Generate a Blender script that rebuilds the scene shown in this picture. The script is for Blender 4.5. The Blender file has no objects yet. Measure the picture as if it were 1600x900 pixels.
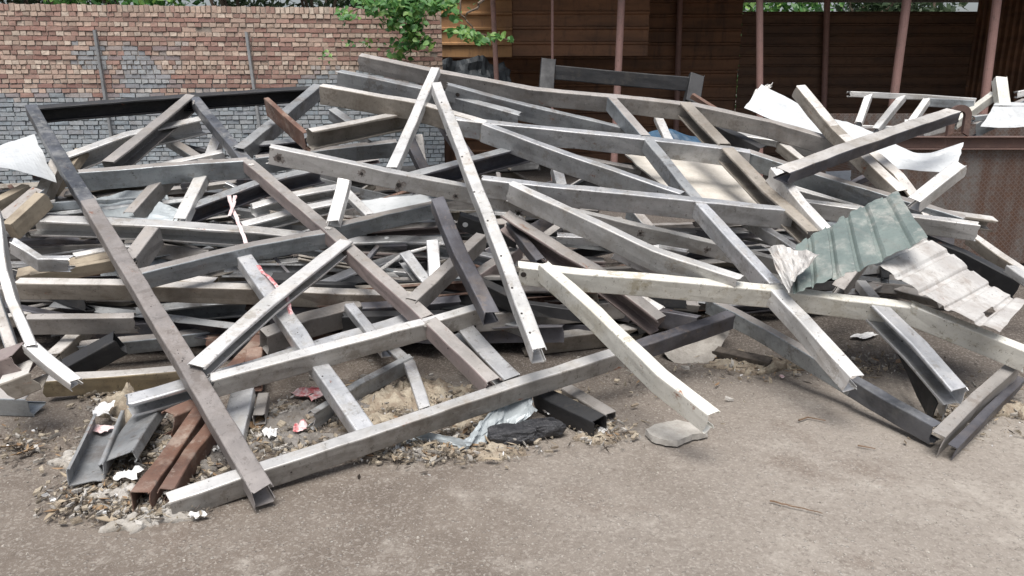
import bpy, bmesh, math, random
from mathutils import Vector, Matrix, noise
random.seed(11)
R = math.radians
S = bpy.context.scene
COL = S.collection

# ------------------------------------------------------------------ camera, sky, sun, exposure
FPX, PITCH, EYE = 1186.0, R(15.0), Vector((0, 0, 1.6))
cd = bpy.data.cameras.new('camera'); cam = bpy.data.objects.new('camera', cd); COL.objects.link(cam)
cam.location = EYE; cam.rotation_euler = (R(90) - PITCH, 0, 0)
cd.sensor_width = 36; cd.lens = FPX / 1600 * 36; cd.clip_end = 500; cd.clip_start = 0.05
S.camera = cam
SUN_EL, SUN_AZ = R(70), R(190)          # azimuth clockwise from +Y (north)
w = bpy.data.worlds.new('World'); S.world = w; w.use_nodes = True
nt = w.node_tree; nt.nodes.clear()
sky = nt.nodes.new('ShaderNodeTexSky'); sky.sky_type = 'NISHITA'; sky.sun_disc = False
sky.sun_elevation = SUN_EL; sky.sun_rotation = SUN_AZ; sky.dust_density = 4; sky.air_density = 1.0
hs = nt.nodes.new('ShaderNodeHueSaturation'); hs.inputs['Saturation'].default_value = 0.5
bg = nt.nodes.new('ShaderNodeBackground'); bg.inputs[1].default_value = 0.075
ow = nt.nodes.new('ShaderNodeOutputWorld')
nt.links.new(sky.outputs[0], hs.inputs['Color']); nt.links.new(hs.outputs[0], bg.inputs[0]); nt.links.new(bg.outputs[0], ow.inputs[0])
sd = bpy.data.lights.new('sun', 'SUN'); sd.energy = 2.1; sd.angle = R(36); sd.color = (1, .965, .92)
sun = bpy.data.objects.new('sun', sd); COL.objects.link(sun)
sdir = Vector((math.sin(SUN_AZ) * math.cos(SUN_EL), math.cos(SUN_AZ) * math.cos(SUN_EL), math.sin(SUN_EL)))
sun.rotation_euler = sdir.to_track_quat('Z', 'Y').to_euler()
S.view_settings.view_transform = 'Standard'; S.view_settings.look = 'None'
S.view_settings.exposure = 0.97; S.view_settings.gamma = 1.0
S.render.engine = 'CYCLES'

# ------------------------------------------------------------------ helpers
FW = Vector((0, math.cos(PITCH), -math.sin(PITCH))); UP = Vector((0, math.sin(PITCH), math.cos(PITCH)))
def ray(x, y): return FW + Vector((1, 0, 0)) * ((x - 800) / FPX) + UP * ((450 - y) / FPX)
def P(x, y, d): return EYE + ray(x, y) * d
def PG(x, y, z=0.0):
    r = ray(x, y); return EYE + r * ((z - EYE.z) / r.z)
def PY(x, y, Y):
    r = ray(x, y); return EYE + r * (Y / r.y)
def proj(p):
    v = p - EYE; d = v.dot(FW)
    return 800 + v.x / d * FPX, 450 - v.dot(UP) / d * FPX, d

def tag(o, label=None, cat=None, group=None, kind=None):
    if label: o['label'] = label
    if cat: o['category'] = cat
    if group: o['group'] = group
    if kind: o['kind'] = kind
    return o
def empty(name, loc, label=None, cat=None, group=None):
    o = bpy.data.objects.new(name, None); COL.objects.link(o); o.location = loc; o.empty_display_size = .1
    return tag(o, label, cat, group)
def mesh_obj(name, verts, faces, mat, loc=None, rot=None, parent=None, smooth=False, recalc=False):
    """verts in local coordinates; loc world location; rot 3x3 world rotation; parents carry translation only"""
    me = bpy.data.meshes.new(name); me.from_pydata([tuple(v) for v in verts], [], faces)
    if recalc:
        bm = bmesh.new(); bm.from_mesh(me); bmesh.ops.recalc_face_normals(bm, faces=bm.faces); bm.to_mesh(me); bm.free()
    if smooth: me.polygons.foreach_set('use_smooth', [True] * len(me.polygons))
    if mat is not None: me.materials.append(mat)
    o = bpy.data.objects.new(name, me); COL.objects.link(o)
    loc = Vector(loc) if loc is not None else Vector((0, 0, 0))
    if parent is not None:
        o.parent = parent; q = parent
        while q is not None: loc = loc - q.location; q = q.parent
    o.location = loc
    if rot is not None: o.rotation_euler = rot.to_euler()
    return o

# ------------------------------------------------------------------ materials
def new_mat(name):
    m = bpy.data.materials.new(name); m.use_nodes = True; t = m.node_tree; t.nodes.clear()
    out = t.nodes.new('ShaderNodeOutputMaterial'); b = t.nodes.new('ShaderNodeBsdfPrincipled')
    t.links.new(b.outputs[0], out.inputs[0]); return m, t, b
class NB:
    def __init__(s, t): s.t = t
    def n(s, ty, **kw):
        x = s.t.nodes.new(ty)
        for k, v in kw.items(): setattr(x, k, v)
        return x
    def l(s, a, b): s.t.links.new(a, b)
    def coords(s, scale, rnd=True, src='Object'):
        tc = s.n('ShaderNodeTexCoord'); mp = s.n('ShaderNodeMapping'); mp.inputs['Scale'].default_value = scale
        s.l(tc.outputs[src], mp.inputs[0])
        if rnd:
            oi = s.n('ShaderNodeObjectInfo'); mu = s.n('ShaderNodeMath', operation='MULTIPLY'); mu.inputs[1].default_value = 57.3
            s.l(oi.outputs['Random'], mu.inputs[0]); cx = s.n('ShaderNodeCombineXYZ')
            for i in range(3): s.l(mu.outputs[0], cx.inputs[i])
            s.l(cx.outputs[0], mp.inputs['Location'])
        return mp.outputs[0]
    def noise(s, co, sc, det=5, rough=.6):
        x = s.n('ShaderNodeTexNoise'); x.inputs['Scale'].default_value = sc; x.inputs['Detail'].default_value = det
        x.inputs['Roughness'].default_value = rough
        if co is not None: s.l(co, x.inputs['Vector'])
        return x.outputs['Fac']
    def ramp(s, v, a, b, lo=0., hi=1.):
        x = s.n('ShaderNodeMapRange'); x.inputs[1].default_value = a; x.inputs[2].default_value = b
        x.inputs[3].default_value = lo; x.inputs[4].default_value = hi; x.interpolation_type = 'SMOOTHSTEP'
        s.l(v, x.inputs[0]); return x.outputs[0]
    def mix(s, f, a, b, mode='MIX'):
        x = s.n('ShaderNodeMix', data_type='RGBA', blend_type=mode)
        for sock, v in ((x.inputs[0], f), (x.inputs[6], a), (x.inputs[7], b)):
            if isinstance(v, (int, float)): sock.default_value = v
            elif isinstance(v, tuple): sock.default_value = (*v, 1) if len(v) == 3 else v
            else: s.l(v, sock)
        return x.outputs[2]
    def mul(s, a, b):
        x = s.n('ShaderNodeMath', operation='MULTIPLY')
        for i, v in enumerate((a, b)):
            if isinstance(v, (int, float)): x.inputs[i].default_value = v
            else: s.l(v, x.inputs[i])
        return x.outputs[0]
    def bump(s, h, dist, b, strength=.6):
        x = s.n('ShaderNodeBump'); x.inputs['Distance'].default_value = dist; x.inputs['Strength'].default_value = strength
        s.l(h, x.inputs['Height']); s.l(x.outputs[0], b.inputs['Normal'])

def metal(name, base, alt, grime, rust=.0, g_amt=.5, metallic=.35, rough=.5, rustcol=(.17, .06, .025)):
    m, t, b = new_mat(name); k = NB(t)
    co = k.coords((2.2, 3.2, 3.2)); co2 = k.coords((1, 1, 1))
    a = k.ramp(k.noise(co, 1.6, 6, .7), .40, .60)
    c = k.mix(a, base, alt)
    blotch = k.noise(co2, 5.0, 6, .7)
    c = k.mix(k.mul(k.ramp(blotch, .48, .68), g_amt), c, grime)
    streak = k.noise(k.coords((7, 1.2, 1.2)), 1.7, 7, .75)       # short streaks running across the section
    c = k.mix(k.mul(k.ramp(streak, .54, .72), g_amt * .7), c, tuple(x * .55 for x in grime))
    oi = k.n('ShaderNodeObjectInfo'); vr = k.ramp(oi.outputs['Random'], 0, 1, .78, 1.12)
    hv = k.n('ShaderNodeHueSaturation'); k.l(vr, hv.inputs['Value']); k.l(c, hv.inputs['Color']); c = hv.outputs[0]
    c = k.mix(k.mul(k.ramp(k.noise(k.coords((1.3, 5, 5)), 2.6, 8, .75), .56, .70), .5), c, tuple(x * .5 + min(y * .5, x * .8) for x, y in zip(base, (.20, .12, .07))))
    edge = k.n('ShaderNodeNewGeometry'); c = k.mix(k.mul(k.ramp(edge.outputs['Pointiness'], .52, .58), .35), c, tuple(min(1, x * 1.35 + (.05 if base[0] > .05 else .01)) for x in base))
    spk = k.noise(co2, 60, 3, .8)
    c = k.mix(k.mul(k.ramp(spk, .55, .75), .35), c, tuple(x * .4 for x in base))
    mk = k.noise(k.coords((1.4, 1, 1)), 26, 8, .82)                # crisp nicks and dirt marks
    c = k.mix(k.mul(k.ramp(mk, .585, .625), .7), c, tuple(x * .35 for x in grime))
    mk2 = k.noise(k.coords((1.0, 1.0, 1.0)), 6, 8, .8)
    c = k.mix(k.mul(k.ramp(mk2, .56, .61), .5), c, grime)
    scr = k.noise(k.coords((3, 60, 60)), 2.0, 3, .7)              # pale scratches along the length
    c = k.mix(k.mul(k.ramp(scr, .62, .72), .22), c, tuple(min(1, x * 1.5 + (.04 if base[0] > .05 else .008)) for x in base))
    if rust > 0:
        rn = k.noise(k.coords((2.2, 4, 4)), 2.3, 8, .72)
        c = k.mix(k.ramp(rn, .66 - rust * .3, .74 - rust * .25), c, k.mix(k.noise(co2, 30, 4), tuple(x * .5 for x in rustcol), tuple(x * 2 for x in rustcol)))
    k.l(c, b.inputs['Base Color']); b.inputs['Metallic'].default_value = metallic
    k.l(k.ramp(blotch, .3, .7, rough - .14, rough + .2), b.inputs['Roughness'])
    k.bump(k.mix(.35, blotch, spk), .004, b, .55)
    return m
M = {}
M['G'] = metal('galvanised_steel', (.56, .565, .575), (.43, .44, .45), (.25, .225, .19), .05, .55, .6, .42)
M['W'] = metal('pale_weathered_steel', (.62, .615, .605), (.50, .495, .48), (.31, .27, .22), .06, .45, .4, .45)
M['C'] = metal('cream_painted_steel', (.60, .59, .54), (.50, .49, .445), (.30, .25, .15), .10, .35, .1)
M['M'] = metal('dull_grey_steel', (.30, .31, .315), (.22, .23, .24), (.12, .10, .085), .08, .55)
M['U'] = metal('blue_grey_steel', (.34, .37, .39), (.25, .27, .285), (.14, .13, .115), .06, .45, .55, .42)
M['D'] = metal('scorched_steel', (.10, .10, .115), (.055, .052, .06), (.16, .13, .11), .10, .5, .3, .5)
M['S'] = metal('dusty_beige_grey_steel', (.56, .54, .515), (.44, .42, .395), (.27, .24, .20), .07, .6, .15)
M['S2'] = metal('toplit_flange_steel', (.32, .30, .285), (.25, .235, .222), (.22, .19, .16), .07, .6, .15)
M['K'] = metal('blackened_steel', (.016, .017, .019), (.026, .026, .029), (.05, .045, .04), .04, .3, .0, .6)
M['UD'] = metal('scorched_blue_steel', (.12, .125, .14), (.055, .06, .07), (.28, .28, .27), .05, .45, .3, .4)
MATWORD_UD = 'scorched blue'
M['N'] = metal('brown_grey_steel', (.28, .265, .25), (.21, .198, .187), (.17, .145, .125), .10, .55, .2)
M['B'] = metal('red_oxide_primed_steel', (.25, .20, .19), (.20, .165, .157), (.30, .26, .235), .08, .45, .1)
M['R'] = metal('rusty_steel', (.15, .078, .053), (.09, .05, .038), (.33, .27, .225), .2, .75, .05, .8)
M['T'] = metal('mud_stained_steel', (.30, .272, .235), (.22, .196, .165), (.15, .12, .09), .12, .6, .15)
M['Y'] = metal('ochre_stained_steel', (.36, .29, .18), (.26, .215, .15), (.16, .12, .08), .14, .5, .05)
M['N2'] = metal('brown_rafter_steel', (.235, .215, .205), (.18, .165, .158), (.11, .092, .08), .08, .6, .2); M['E'] = metal('stained_web_steel', (.34, .325, .305), (.25, .235, .215), (.14, .115, .09), .10, .7, .15); M['T2'] = M['T']; M['X'] = M['D']
MATWORD = {'G': 'grey', 'W': 'pale', 'C': 'cream', 'M': 'dull grey', 'U': 'blue grey', 'D': 'dark', 'K': 'black', 'N': 'brown grey', 'B': 'red brown', 'R': 'rusty', 'T': 'mud stained', 'Y': 'ochre'}

def simple(name, base, alt, sc=6, rough=.8, metallic=0, bump=.004, spec=None, bsc=None):
    m, t, b = new_mat(name); k = NB(t); co = k.coords((1, 1, 1))
    nn = k.noise(co, sc, 7, .65); f2 = k.noise(co, sc * 7, 4, .7)
    c = k.mix(k.ramp(nn, .35, .65), base, alt); c = k.mix(k.mul(k.ramp(f2, .5, .75), .4), c, tuple(x * .45 for x in base))
    k.l(c, b.inputs['Base Color']); b.inputs['Roughness'].default_value = rough; b.inputs['Metallic'].default_value = metallic
    k.bump(k.mix(.4, nn, f2), bump, b, .7); return m
M['wood'] = simple('weathered_timber', (.34, .29, .22), (.22, .18, .135), 7)
M['board'] = simple('dusty_board', (.56, .53, .48), (.47, .44, .39), 9, .9, 0, .002)
M['white'] = simple('white_sheet_metal', (.60, .62, .63), (.52, .54, .55), 3, .45, .1, .003)
M['sheetgrey'] = simple('grey_sheet_metal', (.40, .44, .46), (.32, .35, .36), 3, .45, .2, .003)
M['green'] = metal('green_painted_sheet', (.155, .19, .178), (.12, .15, .142), (.34, .335, .31), .05, .6, .1, .45)
M['dirtywhite'] = metal('dirty_white_sheet', (.60, .59, .57), (.47, .45, .43), (.30, .26, .23), .04, .6, .1, .5)
M['concrete'] = simple('rough_concrete', (.36, .34, .31), (.27, .25, .225), 14, .95, 0, .01)
M['slab'] = simple('pale_concrete', (.44, .42, .385), (.33, .31, .28), 16, .95, 0, .008)
M['fluff'] = simple('dirty_insulation_wool', (.48, .46, .43), (.30, .275, .24), 9, 1, 0, .03)
M['fluffgrey'] = simple('grey_ash_wool', (.24, .225, .21), (.15, .135, .12), 12, 1, 0, .03)
M['rubble'] = simple('pale_rubble', (.42, .37, .29), (.25, .2, .15), 14, 1, 0, .03)
M['paper'] = simple('crumpled_white_plastic', (.78, .78, .77), (.62, .62, .62), 12, .5, 0, .01)
M['pink'] = simple('pink_plastic_tape', (.75, .5, .5), (.72, .66, .65), 20, .5, 0, .004)
M['redpaper'] = simple('red_plastic_scrap', (.5, .07, .08), (.7, .6, .6), 26, .5, 0, .004)
M['leafdry'] = simple('dry_leaf', (.27, .18, .10), (.20, .125, .07), 8, .7, 0, .002)
M['leafpale'] = simple('pale_dry_leaf', (.36, .30, .22), (.25, .20, .14), 8, .75, 0, .002)
M['char'] = simple('charred_plastic', (.018, .019, .022), (.05, .05, .055), 22, .35, 0, .02)
M['twig'] = simple('dry_twig', (.20, .13, .085), (.12, .08, .05), 12, .9)
M['bark'] = simple('tree_bark', (.16, .12, .09), (.09, .07, .055), 9, .95, 0, .02)
M['post'] = metal('pinkish_primed_post', (.33, .19, .165), (.27, .155, .135), (.2, .15, .13), .06, .3, .1, .6)
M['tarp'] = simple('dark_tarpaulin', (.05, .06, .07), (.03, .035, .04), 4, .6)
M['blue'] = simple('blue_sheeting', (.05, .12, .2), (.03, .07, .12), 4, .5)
M['darkbits'] = simple('dark_litter', (.07, .06, .05), (.12, .10, .085), 30, .95)
M['stone'] = simple('small_stones', (.40, .37, .33), (.26, .235, .205), 40, .95)

def leafmat(name, c1, c2, c3):
    m, t, b = new_mat(name); k = NB(t)
    g = k.n('ShaderNodeNewGeometry'); rp = k.n('ShaderNodeValToRGB'); k.l(g.outputs['Random Per Island'], rp.inputs[0])
    e = rp.color_ramp.elements; e[0].color = (*c1, 1); e[1].color = (*c3, 1); x = e.new(.5); x.color = (*c2, 1)
    k.l(rp.outputs[0], b.inputs['Base Color']); b.inputs['Roughness'].default_value = .5
    tr = k.n('ShaderNodeBsdfTranslucent'); k.l(rp.outputs[0], tr.inputs[0]); ms = k.n('ShaderNodeMixShader'); ms.inputs[0].default_value = .35
    out = [n for n in t.nodes if n.type == 'OUTPUT_MATERIAL'][0]
    k.l(b.outputs[0], ms.inputs[1]); k.l(tr.outputs[0], ms.inputs[2]); k.l(ms.outputs[0], out.inputs[0]); return m
M['leaf'] = leafmat('fresh_green_leaf', (.06, .16, .05), (.10, .25, .07), (.22, .36, .09))
M['leafdark'] = leafmat('dull_green_leaf', (.045, .075, .04), (.07, .11, .055), (.11, .15, .08))

# ground
def ground_mat():
    m, t, b = new_mat('packed_dirt'); k = NB(t); co = k.coords((1, 1, 1), False)
    big = k.noise(co, .55, 5, .6); mid = k.noise(co, 2.6, 7, .68); fine = k.noise(co, 38, 6, .75); vf = k.noise(co, 150, 3, .8)
    sx = k.n('ShaderNodeSeparateXYZ'); k.l(co, sx.inputs[0])
    right = k.ramp(k.mix(.55, k.mul(k.ramp(sx.outputs[0], -2.2, 3.0), 1.0), big), .38, .68)
    c = k.mix(k.ramp(mid, .32, .68), (.122, .099, .081), (.172, .145, .121))
    c = k.mix(k.mul(right, .85), c, (.285, .256, .224))
    c = k.mix(k.mul(k.ramp(k.noise(co, 1.7, 7, .72), .52, .66), .55), c, (.37, .34, .30))
    c = k.mix(k.mul(k.ramp(k.noise(co, 1.05, 6, .7), .54, .68), .6), c, (.13, .098, .077))
    # shade under the heap painted into the soil colour, with a ragged edge
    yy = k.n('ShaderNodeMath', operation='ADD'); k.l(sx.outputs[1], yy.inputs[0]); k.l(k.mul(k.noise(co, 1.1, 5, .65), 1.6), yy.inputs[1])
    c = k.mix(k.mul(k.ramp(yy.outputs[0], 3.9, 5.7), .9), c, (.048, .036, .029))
    c = k.mix(k.mul(k.ramp(fine, .48, .72), .6), c, (.085, .067, .054))
    c = k.mix(k.mul(k.ramp(vf, .52, .68), .45), c, (.37, .345, .31))
    # gravel specks
    vo = k.n('ShaderNodeTexVoronoi'); vo.inputs['Scale'].default_value = 58; k.l(co, vo.inputs['Vector'])
    sep = k.n('ShaderNodeSeparateColor'); k.l(vo.outputs['Color'], sep.inputs[0])
    dens = k.ramp(k.noise(co, 1.1, 4, .6), .38, .68, .97, .75)
    gt = k.n('ShaderNodeMath', operation='GREATER_THAN'); k.l(sep.outputs[0], gt.inputs[0]); k.l(dens, gt.inputs[1])
    lt = k.ramp(vo.outputs['Distance'], .42, .22)
    sp = k.mul(gt.outputs[0], lt)
    c = k.mix(k.mul(sp, .3), c, k.mix(sep.outputs[1], (.30, .27, .235), (.58, .56, .52)))
    vo2 = k.n('ShaderNodeTexVoronoi'); vo2.inputs['Scale'].default_value = 110; k.l(co, vo2.inputs['Vector'])
    sep2 = k.n('ShaderNodeSeparateColor'); k.l(vo2.outputs['Color'], sep2.inputs[0])
    c = k.mix(k.mul(k.ramp(sep2.outputs[0], .72, .95), .3), c, (.40, .37, .33))
    k.l(c, b.inputs['Base Color']); b.inputs['Roughness'].default_value = .95
    h = k.mix(.5, k.mix(.35, mid, fine), sp, 'ADD'); k.bump(h, .02, b, .7); return m
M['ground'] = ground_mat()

# ------------------------------------------------------------------ ground
def gz(x, y):
    return .006 * noise.noise(Vector((x * .9, y * .9, 3))) - .006 + .002 * noise.noise(Vector((x * 4, y * 4, 8)))
def build_ground():
    xs = [-90, -50, -25, -12] + [-8 + i * .16 for i in range(101)] + [12, 25, 50, 90]
    ys = [-40, -15, -4] + [-1 + i * .16 for i in range(95)] + [18, 30, 60, 140]
    v = [Vector((x, y, gz(x, y) if abs(x) < 9 and -2 < y < 15 else 0)) for y in ys for x in xs]
    n = len(xs); f = [(j * n + i, j * n + i + 1, (j + 1) * n + i + 1, (j + 1) * n + i) for j in range(len(ys) - 1) for i in range(n - 1)]
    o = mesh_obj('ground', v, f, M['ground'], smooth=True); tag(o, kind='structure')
build_ground()

# ------------------------------------------------------------------ brick wall
WA, WB = PY(-260, 132, 11.8), PY(692, 132, 12.9)
WA.z = WB.z = 0
def brick_wall():
    L = (WB - WA).length; dx = (WB - WA).normalized(); nrm = Vector((dx.y, -dx.x, 0))
    rot = Matrix((dx, -nrm, Vector((0, 0, 1)))).transposed()          # local x along the wall, y away from the camera
    t = empty('brick_wall', WA, 'long red brick wall with grey paint on its lower half, behind the scrap heap', 'wall')
    H = 2.74; cs = .0705; rows = int(H / cs)
    V, F, C = [], [], []
    def box(x0, x1, z0, z1, y0, y1, col):
        b = len(V); j = lambda a: a + random.uniform(-.0055, .0055)
        yb = random.uniform(-.010, .010)
        cr = random.uniform(.004, .010)
        V.extend([Vector((j(x0), y0 + yb, j(z0))), Vector((j(x1), y0 + yb + random.uniform(-.004, .004), j(z0))), Vector((j(x1), y0 + yb + random.uniform(-.004, .004), j(z1))), Vector((j(x0), y0 + yb, j(z1))),
                  Vector((x0 - .002, y1, z0 - .002)), Vector((x1 + .002, y1, z0 - .002)), Vector((x1 + .002, y1, z1 + .002)), Vector((x0 - .002, y1, z1 + .002))])
        F.extend([(b, b + 1, b + 2, b + 3), (b + 1, b + 5, b + 6, b + 2), (b + 4, b, b + 3, b + 7), (b + 3, b + 2, b + 6, b + 7), (b, b + 4, b + 5, b + 1)])
        C.extend([col] * 5)
    def colour(x, z, kind):
        wp = WA + dx * x + Vector((0, 0, z)); px, py, _ = proj(wp)
        if kind == 'header': base = random.choice([(.52, .38, .29), (.48, .33, .25), (.58, .46, .36), (.50, .36, .27), (.38, .22, .17)])
        else: base = random.choice([(.31, .155, .12), (.35, .18, .14), (.28, .14, .115), (.38, .22, .17), (.33, .19, .15), (.44, .30, .23)])
        s = random.uniform(.80, 1.12); gm = sum(base) / 3; base = tuple((c * .8 + gm * .2) * s for c in base)
        wob = 13 * noise.noise(Vector((px * .02, py * .05, 1))) + random.uniform(-7, 7)
        edge = 150 + wob if px < 400 else (150 - (px - 400) * .28 + wob if px < 470 else 112 + wob + max(0, px - 560) * .2)
        grey = py > edge
        tri = (py > 68 and py < 140 and 190 < px < 272 and py > 68 + abs(px - 205) * (.95 if px > 205 else 1.5) + wob * .6)
        pat = (76 < py + wob < 105 and 112 < px < 165)
        a = 0
        if grey: a = .93 if py > edge + 9 else .55
        elif tri or pat: a = .8
        elif 160 < px < 290 and 60 < py < 150 and random.random() < .3: a = .4
        a *= random.uniform(.85, 1)
        g = random.choice([(.27, .325, .36), (.24, .29, .325), (.30, .35, .38)])
        stn = .9 + .3 * noise.noise(Vector((px * .012, py * .02, 9)))
        return tuple((base[i] * (1 - a) + g[i] * a) * (.55 + .55 * stn + .1) for i in range(3))
    for r in range(rows + 1):
        z0 = r * cs; kind = 'header' if r % 2 else 'stretcher'
        if r in (rows - 5 * 2 - 2, ): kind = 'soldier'
        if r == rows: kind = 'soldier'
        w = {'header': .108, 'stretcher': .218, 'soldier': .074}[kind]
        x = -random.uniform(0, w) if kind != 'soldier' else 0
        while x < L:
            ww = w * random.uniform(.9, 1.1)
            x1 = min(x + ww - random.uniform(.009, .018), L)
            top = z0 + cs - random.uniform(.011, .017)
            if r == rows: top = z0 + cs * 1.35 + random.uniform(-.008, .01)
            if x1 - max(x, 0) > .03 and random.random() > .004:
                box(max(x, 0), x1, z0, top, 0, .05, colour((x + x1) / 2, z0, 'header' if kind == 'soldier' else kind))
            x += ww
    o = mesh_obj('brick_face', V, F, None, WA, rot, t)
    m, tt, b = new_mat('fired_brick'); k = NB(tt)
    at = k.n('ShaderNodeVertexColor', layer_name='brick'); co = k.coords((1, 1, 1), False)
    nn = k.noise(co, 22, 6, .7)
    c = k.mix(k.mul(k.ramp(nn, .45, .7), .45), at.outputs[0], (.16, .13, .11)); c = k.mix(k.mul(k.ramp(k.noise(co, 60, 4), .56, .7), .3), c, (.5, .47, .42))
    k.l(c, b.inputs['Base Color']); b.inputs['Roughness'].default_value = .95; k.bump(nn, .006, b)
    o.data.materials.append(m)
    ca = o.data.color_attributes.new('brick', 'FLOAT_COLOR', 'CORNER')
    vals = []
    for i, p in enumerate(o.data.polygons): vals.extend([*C[i], 1] * p.loop_total)
    ca.data.foreach_set('color', vals)
    # mortar core
    V2 = [Vector(p) for p in ((0, .017, 0), (L, .017, 0), (L, .017, H + .03), (0, .017, H + .03), (0, .24, 0), (L, .24, 0), (L, .24, H + .03), (0, .24, H + .03))]
    F2 = [(0, 1, 2, 3), (1, 5, 6, 2), (5, 4, 7, 6), (4, 0, 3, 7), (3, 2, 6, 7)]
    mm, tt, b = new_mat('mortar'); k = NB(tt); co = k.coords((1, 1, 1), False)
    sp = k.n('ShaderNodeSeparateXYZ'); k.l(co, sp.inputs[0])
    low = k.ramp(sp.outputs[2], 1.78, 1.60)
    c = k.mix(low, (.33, .28, .24), (.16, .18, .19)); c = k.mix(k.mul(k.ramp(k.noise(co, 12, 6, .7), .4, .7), .6), c, (.09, .08, .07))
    k.l(c, b.inputs['Base Color']); b.inputs['Roughness'].default_value = 1
    mesh_obj('mortar_core', V2, F2, mm, WA, rot, t)
    return dx, nrm
WDX, WN = brick_wall()

# ------------------------------------------------------------------ sections and beams
def arc(cy, cz, r, a0, a1, n=3): return [(cy + r * math.cos(R(a0 + (a1 - a0) * i / n)), cz + r * math.sin(R(a0 + (a1 - a0) * i / n))) for i in range(n + 1)]
def path_c(h, w, lip=.014, r=.006):
    a, b = w / 2, h / 2          # web on the -y side, opening to +y
    p = [(a, b - lip)] if lip > 0 else []
    p += (arc(a - r, b - r, r, 0, 90) if lip > 0 else [(a, b)])
    p += arc(-a + r, b - r, r, 90, 180)
    p += [(-a, b * .33), (-a, -b * .33)]
    p += arc(-a + r, -b + r, r, 180, 270)
    p += (arc(a - r, -b + r, r, 270, 360) if lip > 0 else [(a, -b)])
    if lip > 0: p.append((a, -b + lip))
    return p, False
def path_box(h, w, r=.006):
    a, b = w / 2, h / 2
    p = arc(a - r, b - r, r, 0, 90) + arc(-a + r, b - r, r, 90, 180) + [(-a, b * .33), (-a, -b * .33)] + arc(-a + r, -b + r, r, 180, 270) + arc(a - r, -b + r, r, 270, 360)
    return p, True
def path_l(h, w, r=.004):
    a, b = w / 2, h / 2
    return [(a, b)] + arc(-a + r, b - r, r, 90, 180) + [(-a, 0), (-a, -b)], False
def path_flat(h, w): return [(0, h / 2), (0, h / 6), (0, -h / 6), (0, -h / 2)], False
def offset(path, closed, t):
    n = len(path); out, inn = [], []
    for i in range(n):
        a = Vector(path[i - 1]) if (i > 0 or closed) else None
        c = Vector(path[(i + 1) % n]) if (i < n - 1 or closed) else None
        p = Vector(path[i]); d = Vector((0, 0))
        if a is not None and (p - a).length > 1e-7: d += (p - a).normalized()
        if c is not None and (c - p).length > 1e-7: d += (c - p).normalized()
        d = d.normalized() if d.length > 1e-6 else Vector((1, 0)); nn = Vector((d.y, -d.x))
        out.append(p + nn * t / 2); inn.append(p - nn * t / 2)
    return out, inn
def frame_of(d, up):
    X = d.normalized(); Z = (up - X * up.dot(X)).normalized(); Y = Z.cross(X); return X, Y, Z
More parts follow.
